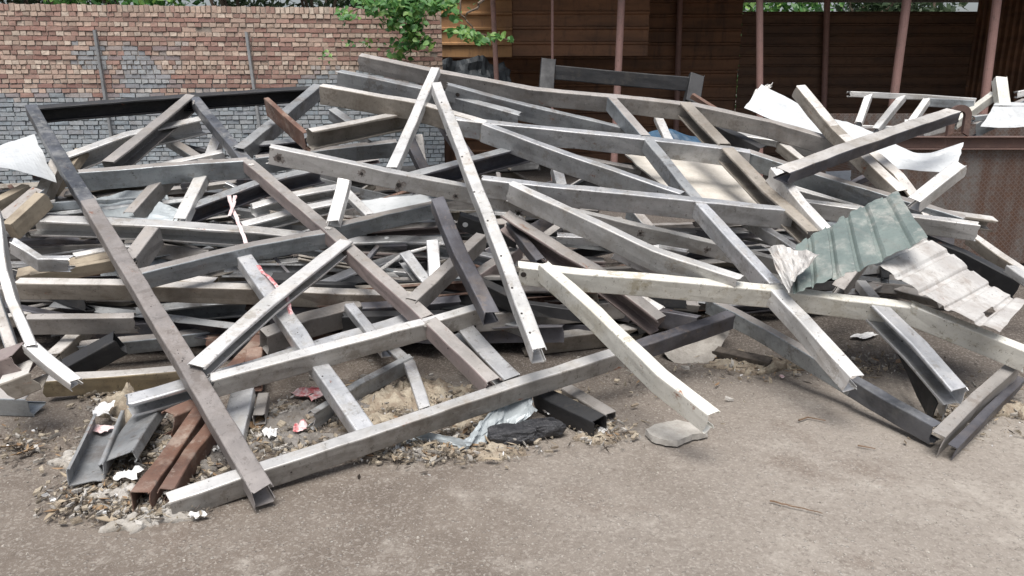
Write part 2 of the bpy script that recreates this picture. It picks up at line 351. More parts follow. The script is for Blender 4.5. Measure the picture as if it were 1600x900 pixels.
def beam_mesh(pts, h, w, kind='c', up=Vector((0, 0, 1)), flip=False, t=.0035, rag=.010, bend=1.5, roll=0.):
    """pts world; returns verts(local), faces, loc, rot. The web faces the camera unless flip."""
    a, bb = pts[0], pts[-1]; X, Y, Z = frame_of(bb - a, up)
    if roll: q = Matrix.Rotation(roll, 3, X); Y = q @ Y; Z = q @ Z
    mid = (a + bb) / 2; s = -1 if Y.dot(EYE - mid) > 0 else 1      # s: web (-y side) must look at the camera
    if flip: s = -s
    if kind == 'c': path, closed = path_c(h, w)
    elif kind == 'u': path, closed = path_c(h, w, 0)
    elif kind == 'box': path, closed = path_box(h, w)
    elif kind == 'l': path, closed = path_l(h, w)
    elif kind == 'flat': path, closed = path_flat(h, w)
    elif kind == 'solid': path, closed = path_box(h, w, .003)
    rot = Matrix((X, Y, Z)).transposed(); inv = rot.transposed()
    loc = a; lp = [inv @ (p - a) for p in pts]
    # stations
    st = []
    for i in range(len(lp) - 1):
        L = (lp[i + 1] - lp[i]).length; n = max(2, int(L / .11))
        for j in range(n + (1 if i == len(lp) - 2 else 0)): st.append(lp[i].lerp(lp[i + 1], j / n))
    TL = st[-1].x or 1; sd = random.uniform(0, 99); A = .0022 * TL * bend * random.uniform(-1, 1); A2 = .0022 * TL * bend * random.uniform(-1, 1)
    out, inn = offset(path, closed, t); m = len(path)
    rings = []; V = []
    endr = [[random.uniform(-rag, rag) for _ in range(m)] for _ in range(2)]
    for si, c in enumerate(st):
        u = c.x / TL; cy = c.y + A * math.sin(math.pi * u) + .003 * bend * noise.noise(Vector((c.x * 2, sd, 0))); cz = c.z + A2 * math.sin(math.pi * u) + .003 * bend * noise.noise(Vector((c.x * 2, sd, 7)))
        tw = .03 * bend * noise.noise(Vector((c.x * .8, sd, 3)))
        for ring in ((out, inn) if kind != 'solid' else (out,)):
            for i, q in enumerate(ring):
                y, z = q.x * s, q.y
                dn = .0022 * bend * noise.noise(Vector((c.x * 6, sd + y * 25, z * 25)))
                y2 = y + dn - z * tw; z2 = z + dn + y * tw
                ex = endr[0][i] * 1 if si == 0 else (endr[1][i] if si == len(st) - 1 else 0)
                V.append(Vector((c.x + ex, cy + y2, cz + z2)))
    F = []; per = 2 * m if kind != 'solid' else m; ns = len(st)
    rng = range(m) if closed else range(m - 1)
    for si in range(ns - 1):
        b0, b1 = si * per, (si + 1) * per
        for i in rng:
            j = (i + 1) % m
            F.append((b0 + i, b0 + j, b1 + j, b1 + i))
            if kind != 'solid': F.append((b0 + m + j, b0 + m + i, b1 + m + i, b1 + m + j))
        if not closed and kind != 'solid':
            F.append((b0, b1, b1 + m, b0 + m)); F.append((b0 + m - 1, b0 + 2 * m - 1, b1 + 2 * m - 1, b1 + m - 1))
    for b0 in (0, (ns - 1) * per):
        if kind == 'solid': F.append(tuple(b0 + i for i in (range(m) if b0 else reversed(range(m)))))
        else:
            for i in rng:
                j = (i + 1) % m; F.append((b0 + i, b0 + m + i, b0 + m + j, b0 + j) if b0 == 0 else (b0 + i, b0 + j, b0 + m + j, b0 + m + i))
    if s > 0: pass
    return V, F, loc, rot
def beam(name, pts, h, w, mat, kind='c', up=Vector((0, 0, 1)), flip=False, parent=None, label=None, cat=None, group=None, **kw):
    if flip and kind == 'c' and w < .09: w *= 1.35          # open side: deeper channel
    V, F, loc, rot = beam_mesh(pts, h, w, kind, up, flip, **kw)
    o = mesh_obj(name, V, F, M[mat] if isinstance(mat, str) else mat, loc, rot, parent, recalc=True)
    fm = {'T': 'S', 'N': 'S2', 'B': 'S2', 'Y': 'S', 'D': 'M', 'X': 'S', 'E': 'W', 'U': 'S2'}.get(mat) if kind in 'cu' and (mat != 'D' or flip) else None    # paler upper flanges put top light into the colour; webs are stained
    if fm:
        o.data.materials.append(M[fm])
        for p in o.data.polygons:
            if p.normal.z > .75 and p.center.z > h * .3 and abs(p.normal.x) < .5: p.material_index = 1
    return tag(o, label, cat, group)
def disc(name, c, nrm, r, mat, th=.002, parent=None, n=12, inner=0):
    X, Y, Z = frame_of(Vector((1, .01, .02)) if abs(nrm.x) < .9 else Vector((0, 1, 0)), nrm); rot = Matrix((X, Y, Z)).transposed(); V = []; F = []
    for z in (0, th):
        for i in range(n):
            a = 2 * math.pi * i / n; rr = r * (1 - .15 * (z > 0)); V.append(Vector((math.cos(a) * rr, math.sin(a) * rr, z)))
    for i in range(n): F.append((i, (i + 1) % n, n + (i + 1) % n, n + i))
    F.append(tuple(range(n, 2 * n))); F.append(tuple(reversed(range(n))))
    return mesh_obj(name, V, F, mat, c, rot, parent)

# ------------------------------------------------------------------ planes of the two welded frames
def plane_of(p3):
    (x1, y1, a), (x2, y2, b), (x3, y3, c) = p3; Mx = Matrix(((1, x1, y1), (1, x2, y2), (1, x3, y3))); k = Mx.inverted() @ Vector((1 / a, 1 / b, 1 / c))
    return lambda x, y: 1 / (k[0] + k[1] * x + k[2] * y)
F1 = plane_of(((265, 795, 2.9), (1140, 500, 4.35), (45, 175, 6.1)))
F2 = plane_of(((957, 163, 6.0), (1335, 600, 3.6), (810, 425, 4.1)))
def nrm_of(fp, pts):
    a, b, c = [P(x, y, fp(x, y)) for x, y in pts]; n = (b - a).cross(c - a).normalized(); return n if n.z > 0 else -n
N1 = nrm_of(F1, ((300, 700), (900, 550), (200, 300))); N2 = nrm_of(F2, ((900, 200), (1300, 550), (850, 420)))
U1 = (N1 * .85 + Vector((0, 0, 1)) * .15).normalized(); U2 = (N2 * .9 + Vector((0, 0, 1)) * .1).normalized()
SLOPE = Vector((0, -.30, .95)).normalized()     # loose members lie on the heap's slope

HS = 1.22
def frame_thing(name, fp, up, label, members, base):
    t = empty(name, base, label, 'steel frame')
    for mb in members:
        nm, pts, h, w, mat = mb[:5]; o = mb[5] if len(mb) > 5 else {}
        o = dict(o); off = o.pop('off', 0.); h *= HS; w *= 1.38
        wp = [P(p[0], p[1], (p[2] if len(p) > 2 else fp(p[0], p[1])) + off) for p in pts]
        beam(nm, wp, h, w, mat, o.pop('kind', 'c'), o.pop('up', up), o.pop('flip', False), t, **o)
    return t
O = dict(flip=True)
FR1 = frame_thing('welded_frame', F1, U1, 'large scorched and grey welded grid sloping to the ground at the front left', [
    ('bottom_beam', [(266, 793), (565, 690), (800, 610), (990, 551)], .080, .045, 'E', {'label': 'dusty bottom beam lying on the ground'}),
    ('bottom_beam', [(989, 551), (1140, 500)], .080, .045, 'D', {'label': 'scorched end of the bottom beam resting on concrete'}),
    ('cross_beam', [(332, 603), (672, 512), (768, 484)], .080, .045, 'E', {'off': -.03}),
    ('cross_beam', [(218, 437), (400, 393), (507, 373)], .085, .045, 'U'),
    ('cross_beam', [(518, 366), (600, 345), (690, 325)], .085, .045, 'U'),
    ('cross_beam', [(125, 282), (388, 262)], .11, .05, 'U'),
    ('cross_beam', [(400, 257), (620, 231)], .10, .05, 'U'),
    ('top_beam', [(55, 179), (303, 160), (503, 146)], .10, .05, 'K', {'flip': True}),
    ('long_rafter', [(50, 172), (140, 324)], .070, .060, 'UD', {'off': -.05, 'label': 'scorched dark upper end of the left rafter'}),
    ('long_rafter', [(139, 322), (192, 412), (286, 568), (412, 776)], .072, .060, 'N2', {'off': -.05}),
    ('long_rafter', [(303, 157), (388, 260)], .074, .055, 'UD', {'off': -.05, 'label': 'scorched dark upper end of the middle rafter'}),
    ('long_rafter', [(387, 258), (512, 364), (668, 506)], .074, .055, 'B', {'off': -.05}),
    ('long_rafter', [(672, 510), (770, 606)], .074, .055, 'B', {'off': -.05}),
    ('brace', [(172, 266), (299, 160)], .11, .045, 'N', {'flip': True}),
    ('brace', [(308, 581), (420, 482), (541, 384)], .058, .045, 'W', {'off': -.12, 'flip': True}),
    ('brace', [(374, 243), (497, 142)], .10, .06, 'M', {'off': -.08}),
    ('brace', [(642, 481), (752, 376)], .085, .050, 'N', {'off': -.06}),
    ('strut', [(380, 405), (440, 492), (573, 684)], .062, .062, 'G', {'off': .06}),
    ('strut', [(546, 480), (604, 552)], .04, .04, 'G', {'off': .1}),
], PG(265, 800))
FR2 = frame_thing('welded_frame', F2, U2, 'large pale grey welded frame of purlins spread over the right half of the heap', [
    ('purlin', [(700, 196), (755, 203), (1007, 229), (1135, 244), (1168, 249)], .105, .045, 'G'),
    ('purlin', [(752, 291), (880, 307), (1090, 327), (1237, 341)], .105, .045, 'G', {'off': -.03}),
    ('purlin', [(810, 426), (900, 437), (1210, 464), (1345, 481), (1425, 491)], .092, .045, 'C', {'off': -.03}),
    ('purlin', [(1418, 487), (1500, 520), (1606, 563)], .095, .045, 'C', {'off': -.05}),
    ('top_beam', [(563, 97), (690, 124), (830, 151), (960, 163), (1085, 176), (1200, 201), (1304, 231)], .105, .05, 'N', {'flip': False}),
    ('top_beam', [(530, 122), (673, 152), (812, 190)], .10, .045, 'M'),
    ('purlin', [(503, 147), (650, 173), (760, 205)], .115, .045, 'T'),
    ('diagonal', [(755, 206), (880, 252), (1062, 316)], .115, .04, 'G', {'off': .0}),
    ('diagonal', [(797, 299), (900, 346), (1020, 403), (1152, 447)], .100, .042, 'W', {'off': -.12}),
    ('diagonal', [(848, 423), (930, 498), (1030, 596), (1112, 660)], .088, .045, 'C', {'off': -.09}),
    ('diagonal', [(1165, 247), (1260, 278), (1380, 314), (1500, 351)], .100, .045, 'U', {'off': .05}),
    ('rafter', [(955, 162), (1007, 222)], .09, .05, 'U', {'off': -.06}),
    ('rafter', [(1012, 228), (1088, 322)], .085, .05, 'M', {'off': -.06}),
    ('rafter', [(1092, 328), (1150, 392), (1208, 455)], .085, .05, 'G', {'off': -.05}),
    ('rafter', [(1212, 465), (1270, 530), (1333, 598)], .080, .055, 'W', {'off': -.05}),
    ('rafter', [(1068, 170), (1130, 236)], .09, .05, 'T2', {'off': -.05, 'flip': True}),
    ('rafter', [(1135, 242), (1200, 310), (1268, 372)], .09, .05, 'T2', {'off': -.05, 'flip': True}),
    ('rafter', [(1368, 487), (1430, 548), (1492, 620)], .085, .05, 'G', {'off': -.02, 'flip': True}),
], PG(1335, 615))

# ------------------------------------------------------------------ loose members, each placed where it lies
def px(*a): return [P(*p) for p in a]
loose = [
 # name, points, h, w, material, label, options
 ('steel_beam', [(420, 240, 4.45), (600, 278, 4.6), (733, 305, 4.8), (933, 349, 5.0), (1117, 391, 5.2), (1232, 420, 5.3)], .095, .045, 'W', 'long off-white beam with burnt bolt holes, its free left end jutting over the blue grey cross beam', {}),
 ('steel_beam', [(682, 138, 5.35), (735, 275, 4.55), (790, 415, 4.0), (842, 556, 3.5)], .080, .055, 'W', 'pale beam leaning steeply over the centre of the heap, its torn foot just above the front rail', {}),
 ('steel_strut', [(680, 112, 5.9), (649, 182, 5.4), (612, 268, 4.75)], .06, .055, 'W', 'short bright white strut crossing the three stacked top beams', {}),
 ('steel_channel', [(485, 217, 5.2), (560, 203, 5.5), (648, 185, 5.8)], .115, .05, 'T', 'brown open channel between the rusty plate and the short white strut', O),
 ('steel_beam', [(697, 143, 5.7), (800, 171, 5.75), (990, 216, 5.8)], .115, .045, 'M', 'dark grey beam with a square hole behind the top of the steep pale beam', {}),
 ('steel_channel', [(640, 287, 4.95), (720, 265, 5.2), (835, 235, 5.5)], .11, .05, 'D', 'dark channel with a bright upper edge passing behind the steep pale beam', O),
 ('steel_strut', [(684, 318, 4.45), (720, 405, 4.15), (768, 496, 3.85)], .075, .065, 'D', 'charcoal strut hanging down left of the steep pale beam', {}),
 ('steel_angle', [(1583, 578, 3.95), (1520, 632, 3.7), (1460, 694, 3.42)], .095, .045, 'N', 'brown angle with a pale upper flange at the front right corner', {'kind': 'l'}),
 ('steel_angle', [(1592, 598, 4.0), (1540, 648, 3.7), (1484, 706, 3.42)], .055, .03, 'D', 'narrow dark angle lying on the dirt right of the corner', {'kind': 'l'}),
 ('steel_plate', [(1398, 520, 4.4), (1460, 645, 3.7)], .11, .03, 'K', 'black flat plate standing behind the channel at the front right corner', {'kind': 'flat', 't': .006}),
 ('steel_plate', [(1440, 560, 4.3), (1477, 645, 3.75)], .07, .03, 'G', 'short light plate beside the black one at the front right corner', {'kind': 'flat', 't': .006}),
 ('steel_beam', [(1208, 272, 4.95), (1250, 325, 4.75), (1292, 372, 4.55)], .10, .055, 'W', 'stubby pale beam under the near end of the crossing ochre-tipped channel', {}),
 ('steel_channel', [(1222, 275, 4.75), (1330, 235, 5.1), (1488, 180, 5.6)], .07, .09, 'X', 'grey channel with an ochre tip crossing over the rust-flaked beam', {'kind': 'c'}),
 ('steel_beam', [(1248, 142, 5.9), (1300, 205, 5.6), (1358, 262, 5.3), (1404, 305, 5.1)], .085, .07, 'T', 'rust-flaked beam with a ring on its top end standing up against the white sheet', {}),
 ('steel_channel', [(1352, 238, 5.6), (1400, 280, 5.3), (1452, 350, 5.0)], .08, .05, 'T', 'muddy channel lying beside the rust-flaked beam', O),
 ('steel_beam', [(1499, 264, 4.6), (1428, 320, 4.5)], .075, .065, 'W', 'short rust-edged stub above the right end of the green sheet', {}),
 ('steel_beam', [(1190, 315, 5.3), (1330, 334, 5.1), (1440, 350, 4.95), (1526, 362, 4.8)], .10, .045, 'W', 'pale beam end poking out toward the skip from behind the green sheet', {}),
 ('steel_channel', [(1440, 335, 5.4), (1550, 350, 5.4)], .075, .05, 'T', 'muddy channel end behind the pale beam end next to the skip', O),
 ('steel_beam', [(1515, 372, 5.3), (1560, 405, 5.1), (1620, 445, 4.9)], .07, .05, 'T', 'dull bar leaning along the bottom of the skip', {}),
 ('steel_pipe', [(1578, 420, 4.6), (1615, 446, 4.4)], .045, .045, 'W', 'white pipe end at the right edge above the torn sheet', {'kind': 'box'}),
 ('steel_channel', [(1405, 372, 5.1), (1500, 410, 4.9), (1590, 455, 4.7)], .14, .05, 'K', 'dark rounded channel between the torn white sheet and the skip', {}),
 ('steel_channel', [(788, 345, 4.75), (880, 405, 4.5), (930, 432, 4.45), (1028, 508, 4.3)], .11, .05, 'B', 'mauve brown channel curving down below the bright diagonal', O),
 ('steel_strut', [(798, 352, 4.8), (845, 412, 4.45)], .05, .05, 'D', 'grey strut leading down to the bolt hole of the cream purlin', {}),
 ('steel_beam', [(975, 455, 4.75), (1031, 489, 4.6)], .06, .05, 'W', 'small pale beam end just under the cream purlin', {}),
 ('steel_channel', [(716, 508, 4.25), (757, 556, 3.95), (800, 602, 3.75)], .09, .055, 'G', 'grey open channel dropping to the front rail right of the red brown rafter', O),
 ('steel_tube', [(845, 622, 4.1), (900, 650, 3.9), (938, 668, 3.78)], .085, .07, 'K', 'thick black square tube with an open rusty end on the dirt', {'kind': 'box'}),
 ('steel_tube', [(885, 610, 4.25), (955, 652, 3.98)], .045, .05, 'N', 'thinner brown tube lying beside the thick black one', {'kind': 'box'}),
 ('steel_plate', [(262, 470, 4.4), (262, 470, 4.4)], 0, 0, 'G', '', None),
 ('steel_channel', [(202, 634, 3.48), (400, 579, 3.8), (640, 504, 4.25)], .075, .05, 'G', 'pale open channel running just behind the second cross beam of the left frame', O),
 ('steel_brace', [(487, 657, 3.75), (560, 610, 3.95), (642, 566, 4.15)], .085, .03, 'M', 'dark brace lying low behind the lattice strut of the left frame', {}),
 ('steel_strut', [(560, 500, 4.6), (640, 570, 4.1), (664, 642, 3.8)], .03, .05, 'G', 'thin bent strut standing over the pale rubble', {}),
 # left side
 ('steel_channel', [(52, 352, 4.9), (240, 358, 4.95), (400, 369, 5.05), (500, 380, 5.2)], .10, .075, 'W', 'long double-edged pale channel across the left of the heap', O),
 ('steel_beam', [(30, 451, 4.35), (200, 452, 4.4), (400, 459, 4.5), (560, 466, 4.6), (736, 474, 4.8)], .095, .055, 'T', 'long stained beam level with the middle of the left rafter', {}),
 ('steel_beam', [(48, 507, 4.25), (213, 505, 4.3)], .10, .04, 'N', 'short brown grey beam with a split end below the long stained beam', {}),
 ('steel_channel', [(213, 497, 4.6), (300, 486, 4.7), (384, 478, 4.8)], .10, .05, 'M', 'dull channel continuing from the split-ended beam', O),
 ('steel_beam', [(125, 547, 4.4), (260, 534, 4.5), (390, 515, 4.7)], .08, .05, 'U', 'blue grey beam behind the rusty stub and the left rafter', {}),
 ('steel_beam', [(70, 604, 3.95), (180, 596, 4.05), (292, 587, 4.2)], .095, .05, 'Y', 'ochre stained beam lying lowest at the left of the heap', {}),
 ('steel_tube', [(110, 578, 4.15), (188, 536, 4.2)], .10, .08, 'K', 'blackened square tube with a rusty mouth above the ochre beam', {'kind': 'box'}),
 ('steel_beam', [(84, 562, 4.2), (130, 518, 4.5)], .07, .07, 'T', 'short mud stained stub leaning left of the blackened tube', {}),
 ('steel_beam', [(205, 417, 4.6), (242, 368, 4.85)], .12, .075, 'N', 'thick stub with a pale top right of the left rafter', {}),
 ('steel_channel', [(105, 256, 5.7), (200, 222, 6.0), (318, 196, 6.4)], .12, .06, 'W', 'wide pale channel pointing up to the wall behind the upper left corner', O),
 ('steel_beam', [(205, 342, 5.15), (262, 280, 5.45)], .10, .06, 'N', 'grey brown beam rising under the topmost cross beam at left', {}),
 ('steel_strut', [(282, 348, 5.0), (325, 262, 5.6)], .06, .07, 'W', 'pale strut rising right of the grey sheets', {}),
 ('steel_strut', [(312, 292, 5.8), (342, 215, 6.4)], .07, .07, 'W', 'white strut end standing up left of the scorched rafter', {}),
 ('steel_channel', [(290, 338, 5.2), (400, 297, 5.4), (502, 272, 5.6)], .10, .055, 'D', 'dark channel with a bright edge passing under the tied pink tape', O),
 ('steel_channel', [(395, 330, 5.3), (460, 312, 5.45), (545, 296, 5.6)], .075, .05, 'W', 'bent pale channel right of the tied pink tape', O),
 ('steel_channel', [(378, 358, 5.15), (470, 333, 5.3), (560, 315, 5.5)], .07, .05, 'W', 'pale thin channel just above the blue grey cross beams', O),
 ('steel_strut', [(521, 350, 4.75), (538, 282, 5.0)], .045, .065, 'W', 'upright white strut above the joint of the scorched rafter', {}),
 ('steel_strut', [(540, 300, 5.3), (578, 338, 5.1)], .035, .05, 'W', 'thin pale strut leaning against the white board', {}),
 ('steel_beam', [(505, 452, 4.9), (560, 428, 5.1), (640, 404, 5.3)], .08, .05, 'G', 'grey channel end under the middle of the right-hand blue grey cross beam', O),
 ('steel_beam', [(545, 387, 5.3), (620, 386, 5.3), (710, 389, 5.2)], .11, .06, 'G', 'grey beam with a pale washer lying level under the white board', O),
 ('steel_strut', [(676, 378, 4.95), (681, 448, 4.75)], .04, .065, 'G', 'upright grey strut right of the long level beam with the washer', {}),
 ('steel_channel', [(632, 402, 5.0), (672, 452, 4.8)], .08, .045, 'G', 'short grey channel leaning to the foot of the upright grey strut', O),
 ('steel_beam', [(598, 424, 5.2), (640, 460, 4.95)], .06, .05, 'W', 'stubby pale beam half hidden behind the red brown rafter', {}),
 ('steel_tube', [(413, 534, 4.25), (480, 507, 4.4), (562, 486, 4.6)], .11, .08, 'N', 'thick brown tube with an ochre end between the cross beams of the left frame', {'kind': 'box'}),
 ('steel_beam', [(716, 344, 4.9), (810, 376, 5.0)], .09, .05, 'K', 'black beam with a round white hole behind the steep pale beam', {}),
 ('steel_beam', [(748, 447, 4.6), (812, 478, 4.5)], .09, .05, 'K', 'short black beam between the charcoal strut and the steep pale beam', {}),
 ('steel_beam', [(740, 440, 4.85), (810, 392, 5.1)], .08, .06, 'B', 'red brown stub between the charcoal strut and the steep pale beam', {}),
 ('steel_beam', [(690, 190, 6.2), (740, 262, 5.7)], .10, .06, 'D', 'scorched beam end dropping behind the top of the steep pale beam', {}),
 ('steel_beam', [(800, 215, 6.1), (768, 208, 6.2)], .10, .06, 'N', 'short brown stub behind the first pale purlin', {}),
 ('steel_strut', [(655, 215, 5.9), (662, 272, 5.6)], .05, .05, 'T', 'slim muddy strut hanging right of the short white strut', {}),
 ('steel_strut', [(640, 220, 5.8), (680, 300, 5.4)], .06, .06, 'D', 'slim dark strut crossing behind the slim muddy strut', {}),
 ('steel_beam', [(520, 178, 6.2), (580, 220, 6.0)], .09, .06, 'M', 'dark beam dropping to the right behind the stained top beam end', {}),
 ('steel_beam', [(418, 166, 6.0), (480, 222, 5.5)], .13, .03, 'R', 'rusty orange plate-like beam standing in front of the grey painted bricks', {}),
 ('steel_beam', [(400, 232, 5.9), (478, 225, 5.9)], .07, .05, 'D', 'thin dark rail behind the free end of the long off-white beam', O),
 ('steel_beam', [(868, 262, 5.8), (880, 310, 5.4)], .09, .06, 'G', 'upright grey stub between the first and second purlins', {}),
 ('steel_beam', [(985, 330, 5.3), (1012, 362, 5.2)], .09, .06, 'U', 'upright blue grey stub under the second purlin', {}),
 ('steel_beam', [(870, 246, 5.9), (1000, 272, 5.9)], .08, .05, 'N', 'brown beam lying behind the first diagonal', {}),
 ('steel_beam', [(960, 395, 4.95), (1050, 434, 4.9)], .06, .04, 'G', 'thin grey beam under the bright diagonal', {}),
 ('steel_angle', [(870, 372, 5.3), (960, 375, 5.3)], .05, .05, 'G', 'level grey angle in the shade under the bright diagonal', {'kind': 'l'}),
 ('steel_strut', [(1028, 185, 6.6), (1045, 222, 6.3)], .04, .06, 'W', 'short upright pale strut between the two upper right rafters', {}),
 ('steel_beam', [(1120, 205, 6.2), (1190, 240, 5.9)], .10, .06, 'K', 'black round-edged beam under the brown end of the top beam', {}),
 ('steel_beam', [(1218, 228, 5.9), (1262, 262, 5.6)], .07, .05, 'T', 'rusty broken stub above the blue grey diagonal', {}),
 ('steel_bar', [(1082, 150, 6.6), (1122, 175, 6.5)], .035, .035, 'R', 'thin rusty bar poking up by the black post foot', {'kind': 'solid'}),
 ('steel_beam', [(1090, 205, 6.4), (1210, 222, 6.2), (1288, 244, 6.0)], .05, .07, 'W', 'narrow white-topped beam under the brown end of the top beam', {}),
 ('steel_beam', [(1085, 345, 5.5), (1190, 330, 5.5)], .07, .05, 'N', 'brown beam under the right end of the second purlin', {}),
 ('steel_beam', [(1165, 345, 5.4), (1250, 400, 5.1)], .07, .05, 'G', 'grey beam slanting behind the torn flap', {}),
 ('steel_beam', [(1240, 300, 5.5), (1350, 330, 5.3)], .07, .06, 'W', 'white beam under the blue grey diagonal left of the green sheet', {}),
 ('steel_beam', [(1310, 455, 4.9), (1350, 400, 5.0)], .09, .07, 'N', 'weathered beam propping up the green sheet', {}),
 ('steel_strut', [(1345, 445, 4.8), (1376, 482, 4.4)], .05, .05, 'W', 'slim pale strut reaching down to the cream purlin', {}),
 # leftmost bent strips
 ('steel_strip', [(-6, 335, 3.75), (10, 430, 3.65), (22, 475, 3.6), (52, 547, 3.5)], .085, .035, 'W', 'shiny bent pale strip at the left edge of the picture', {'bend': 3}),
 ('steel_strip', [(44, 541, 3.5), (80, 572, 3.48), (118, 600, 3.45)], .05, .045, 'W', 'pale pointed strip end beside the rusty joint at far left', {}),
 ('steel_strip', [(-10, 455, 3.8), (22, 550, 3.65)], .08, .04, 'U', 'bluish strip behind the bent pale strip at far left', {}),
 ('steel_joint', [(-20, 578, 3.55), (40, 560, 3.5)], .10, .10, 'B', 'brown box joint at the bottom of the bent pale strip', {'kind': 'box'}),
 ('steel_joint', [(18, 600, 3.5), (62, 582, 3.5)], .09, .10, 'T', 'rusty crushed bracket under the brown box joint', {'kind': 'u'}),
 ('steel_beam', [(-30, 625, 4.1), (55, 628, 4.1)], .10, .08, 'U', 'dusty grey beam on the ground at the left edge', {}),
 ('timber', [(-10, 328, 4.9), (44, 300, 5.1)], .10, .06, 'wood', 'yellow timber end poking from under the white sheet', {'kind': 'solid'}),
 ('steel_beam', [(5, 347, 4.8), (62, 300, 5.0)], .06, .09, 'U', 'bluish beam end right of the yellow timber end', {}),
 ('timber', [(18, 360, 4.7), (70, 312, 4.9)], .10, .06, 'wood', 'pale timber beside the bluish beam end', {'kind': 'solid'}),
 ('steel_beam', [(22, 385, 4.5), (64, 412, 4.45), (112, 412, 4.5)], .08, .04, 'G', 'small folded grey beam with rivets left of the left rafter', {}),
 ('timber', [(28, 430, 4.65), (100, 414, 4.75), (172, 401, 4.85)], .03, .08, 'wood', 'thin reddish timber batten above the stained beam at left', {'kind': 'solid'}),
 ('timber', [(52, 436, 4.6), (176, 414, 4.75)], .07, .03, 'wood', 'wide brown batten just above the stained beam at left', {'kind': 'solid'}),
 ('steel_strip', [(118, 403, 4.8), (215, 386, 5.0)], .05, .04, 'W', 'short pale strip ending at the left rafter', {}),
 ('steel_beam', [(60, 327, 5.2), (92, 258, 5.6)], .09, .07, 'T', 'muddy beam standing beside the upper left rafter', {}),
 ('timber', [(80, 300, 5.5), (128, 238, 5.8)], .06, .07, 'wood', 'splintered timber behind the upper part of the left rafter', {'kind': 'solid'}),
 ('steel_beam', [(265, 222, 6.3), (330, 262, 6.0)], .06, .06, 'U', 'bluish beam in front of the grey bricks under the scorched brace', {}),
 ('steel_bar', [(272, 226, 6.5), (355, 248, 6.3)], .04, .04, 'K', 'thin black bar in front of the grey bricks', {}),
 ('steel_beam', [(250, 262, 6.0), (350, 240, 6.1)], .05, .06, 'W', 'narrow pale beam on top of the upper cross beam at left', {}),
 ('steel_channel', [(105, 312, 5.6), (240, 285, 5.8)], .09, .05, 'T', 'brown channel tucked under the upper cross beam at left', O),
 ('ochre_strip', [(278, 436, 4.55), (336, 440, 4.5)], .02, .06, 'Y', 'bright ochre strip on top of the long stained beam', {}),
 # small front-left pieces
 ('rusty_channel', [(222, 785, 3.02), (270, 715, 3.25), (322, 640, 3.6)], .075, .06, 'R', 'rusted box section nearer the ground end of the front rail', {'kind': 'box', 'bend': 2}),
 ('rusty_channel', [(262, 778, 3.07), (300, 715, 3.28), (345, 655, 3.5)], .07, .05, 'R', 'rusted channel lying against its rusted twin, right one', {'bend': 2}),
 ('rusty_channel', [(262, 668, 3.6), (302, 650, 3.75)], .13, .06, 'R', 'folded rusty channel behind the pair of rusted sections', {'bend': 3}),
 ('steel_channel', [(133, 742, 3.28), (172, 655, 3.66)], .115, .045, 'M', 'open grey trough holding paper scraps at the far front left', {'up': Vector((1, 0, 0)), 'flip': True}),
 ('steel_channel', [(184, 722, 3.35), (238, 642, 3.72)], .13, .04, 'M', 'wide grey channel lying face up among the litter', {'up': Vector((1, .3, .35))}),
 ('steel_beam', [(395, 600, 4.0), (400, 555, 4.3)], .08, .07, 'R', 'rusty stub under the pale open channel of the left frame', {}),
 ('steel_beam', [(352, 600, 4.1), (410, 535, 4.5)], .09, .06, 'R', 'rusty beam crossing under the pale brace of the left frame', {}),
 ('pipe_stub', [(405, 655, 3.6), (412, 622, 3.8)], .045, .045, 'N', 'small brown pipe stub in the ash', {'kind': 'box'}),
 ('steel_beam', [(362, 690, 3.45), (380, 615, 3.75)], .05, .09, 'G', 'grey strip standing right of the left rafter foot', {}),
 ('log', [(1118, 550, 5.3), (1204, 568, 5.1)], .045, .05, 'darkbits', 'dark log on the ground behind the front beams', {'kind': 'solid'}),
 ('steel_beam', [(820, 540, 5.2), (1000, 520, 5.4)], .10, .06, 'T', 'brown beam on the ground in the deep shade of the centre', {}),
 ('steel_beam', [(860, 470, 5.2), (1000, 490, 5.2)], .09, .06, 'D', 'dark beam under the left end of the cream purlin', {}),
 ('steel_beam', [(880, 455, 4.9), (1090, 478, 4.9)], .05, .06, 'N', 'brown beam in shade directly under the cream purlin', {}),
]
for nm, pts, h, w_, mt, lab, opt in loose:
    if opt is None: continue
    opt = dict(opt); kind = opt.pop('kind', 'c')
    cat = {'timber': 'timber', 'log': 'log', 'steel_plate': 'metal plate', 'steel_tube': 'steel tube', 'steel_pipe': 'pipe', 'pipe_stub': 'pipe'}.get(nm, 'steel beam')
    roots = px(*pts)
    roots = [p if p.z > h * .56 + .006 else PG(q[0], q[1], h * .56 + .008) for p, q in zip(roots, pts)]
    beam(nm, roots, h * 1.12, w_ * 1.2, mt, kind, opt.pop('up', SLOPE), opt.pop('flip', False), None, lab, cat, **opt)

sb = empty('steel_beam', P(1108, 476, 4.7), 'blue grey beam with a scorched lower end running down to the ground at the front right corner', 'steel beam')
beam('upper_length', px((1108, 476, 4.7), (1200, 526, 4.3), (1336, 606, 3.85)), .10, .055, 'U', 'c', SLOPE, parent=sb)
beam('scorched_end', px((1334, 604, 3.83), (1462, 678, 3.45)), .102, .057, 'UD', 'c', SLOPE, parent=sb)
# bolt holes and burn marks on the long off-white beam
M['hole'] = simple('hole_black', (.012, .012, .012), (.06, .05, .045), 30, .9, 0, .001)  # flat black discs: the dark inside open holes put into colour

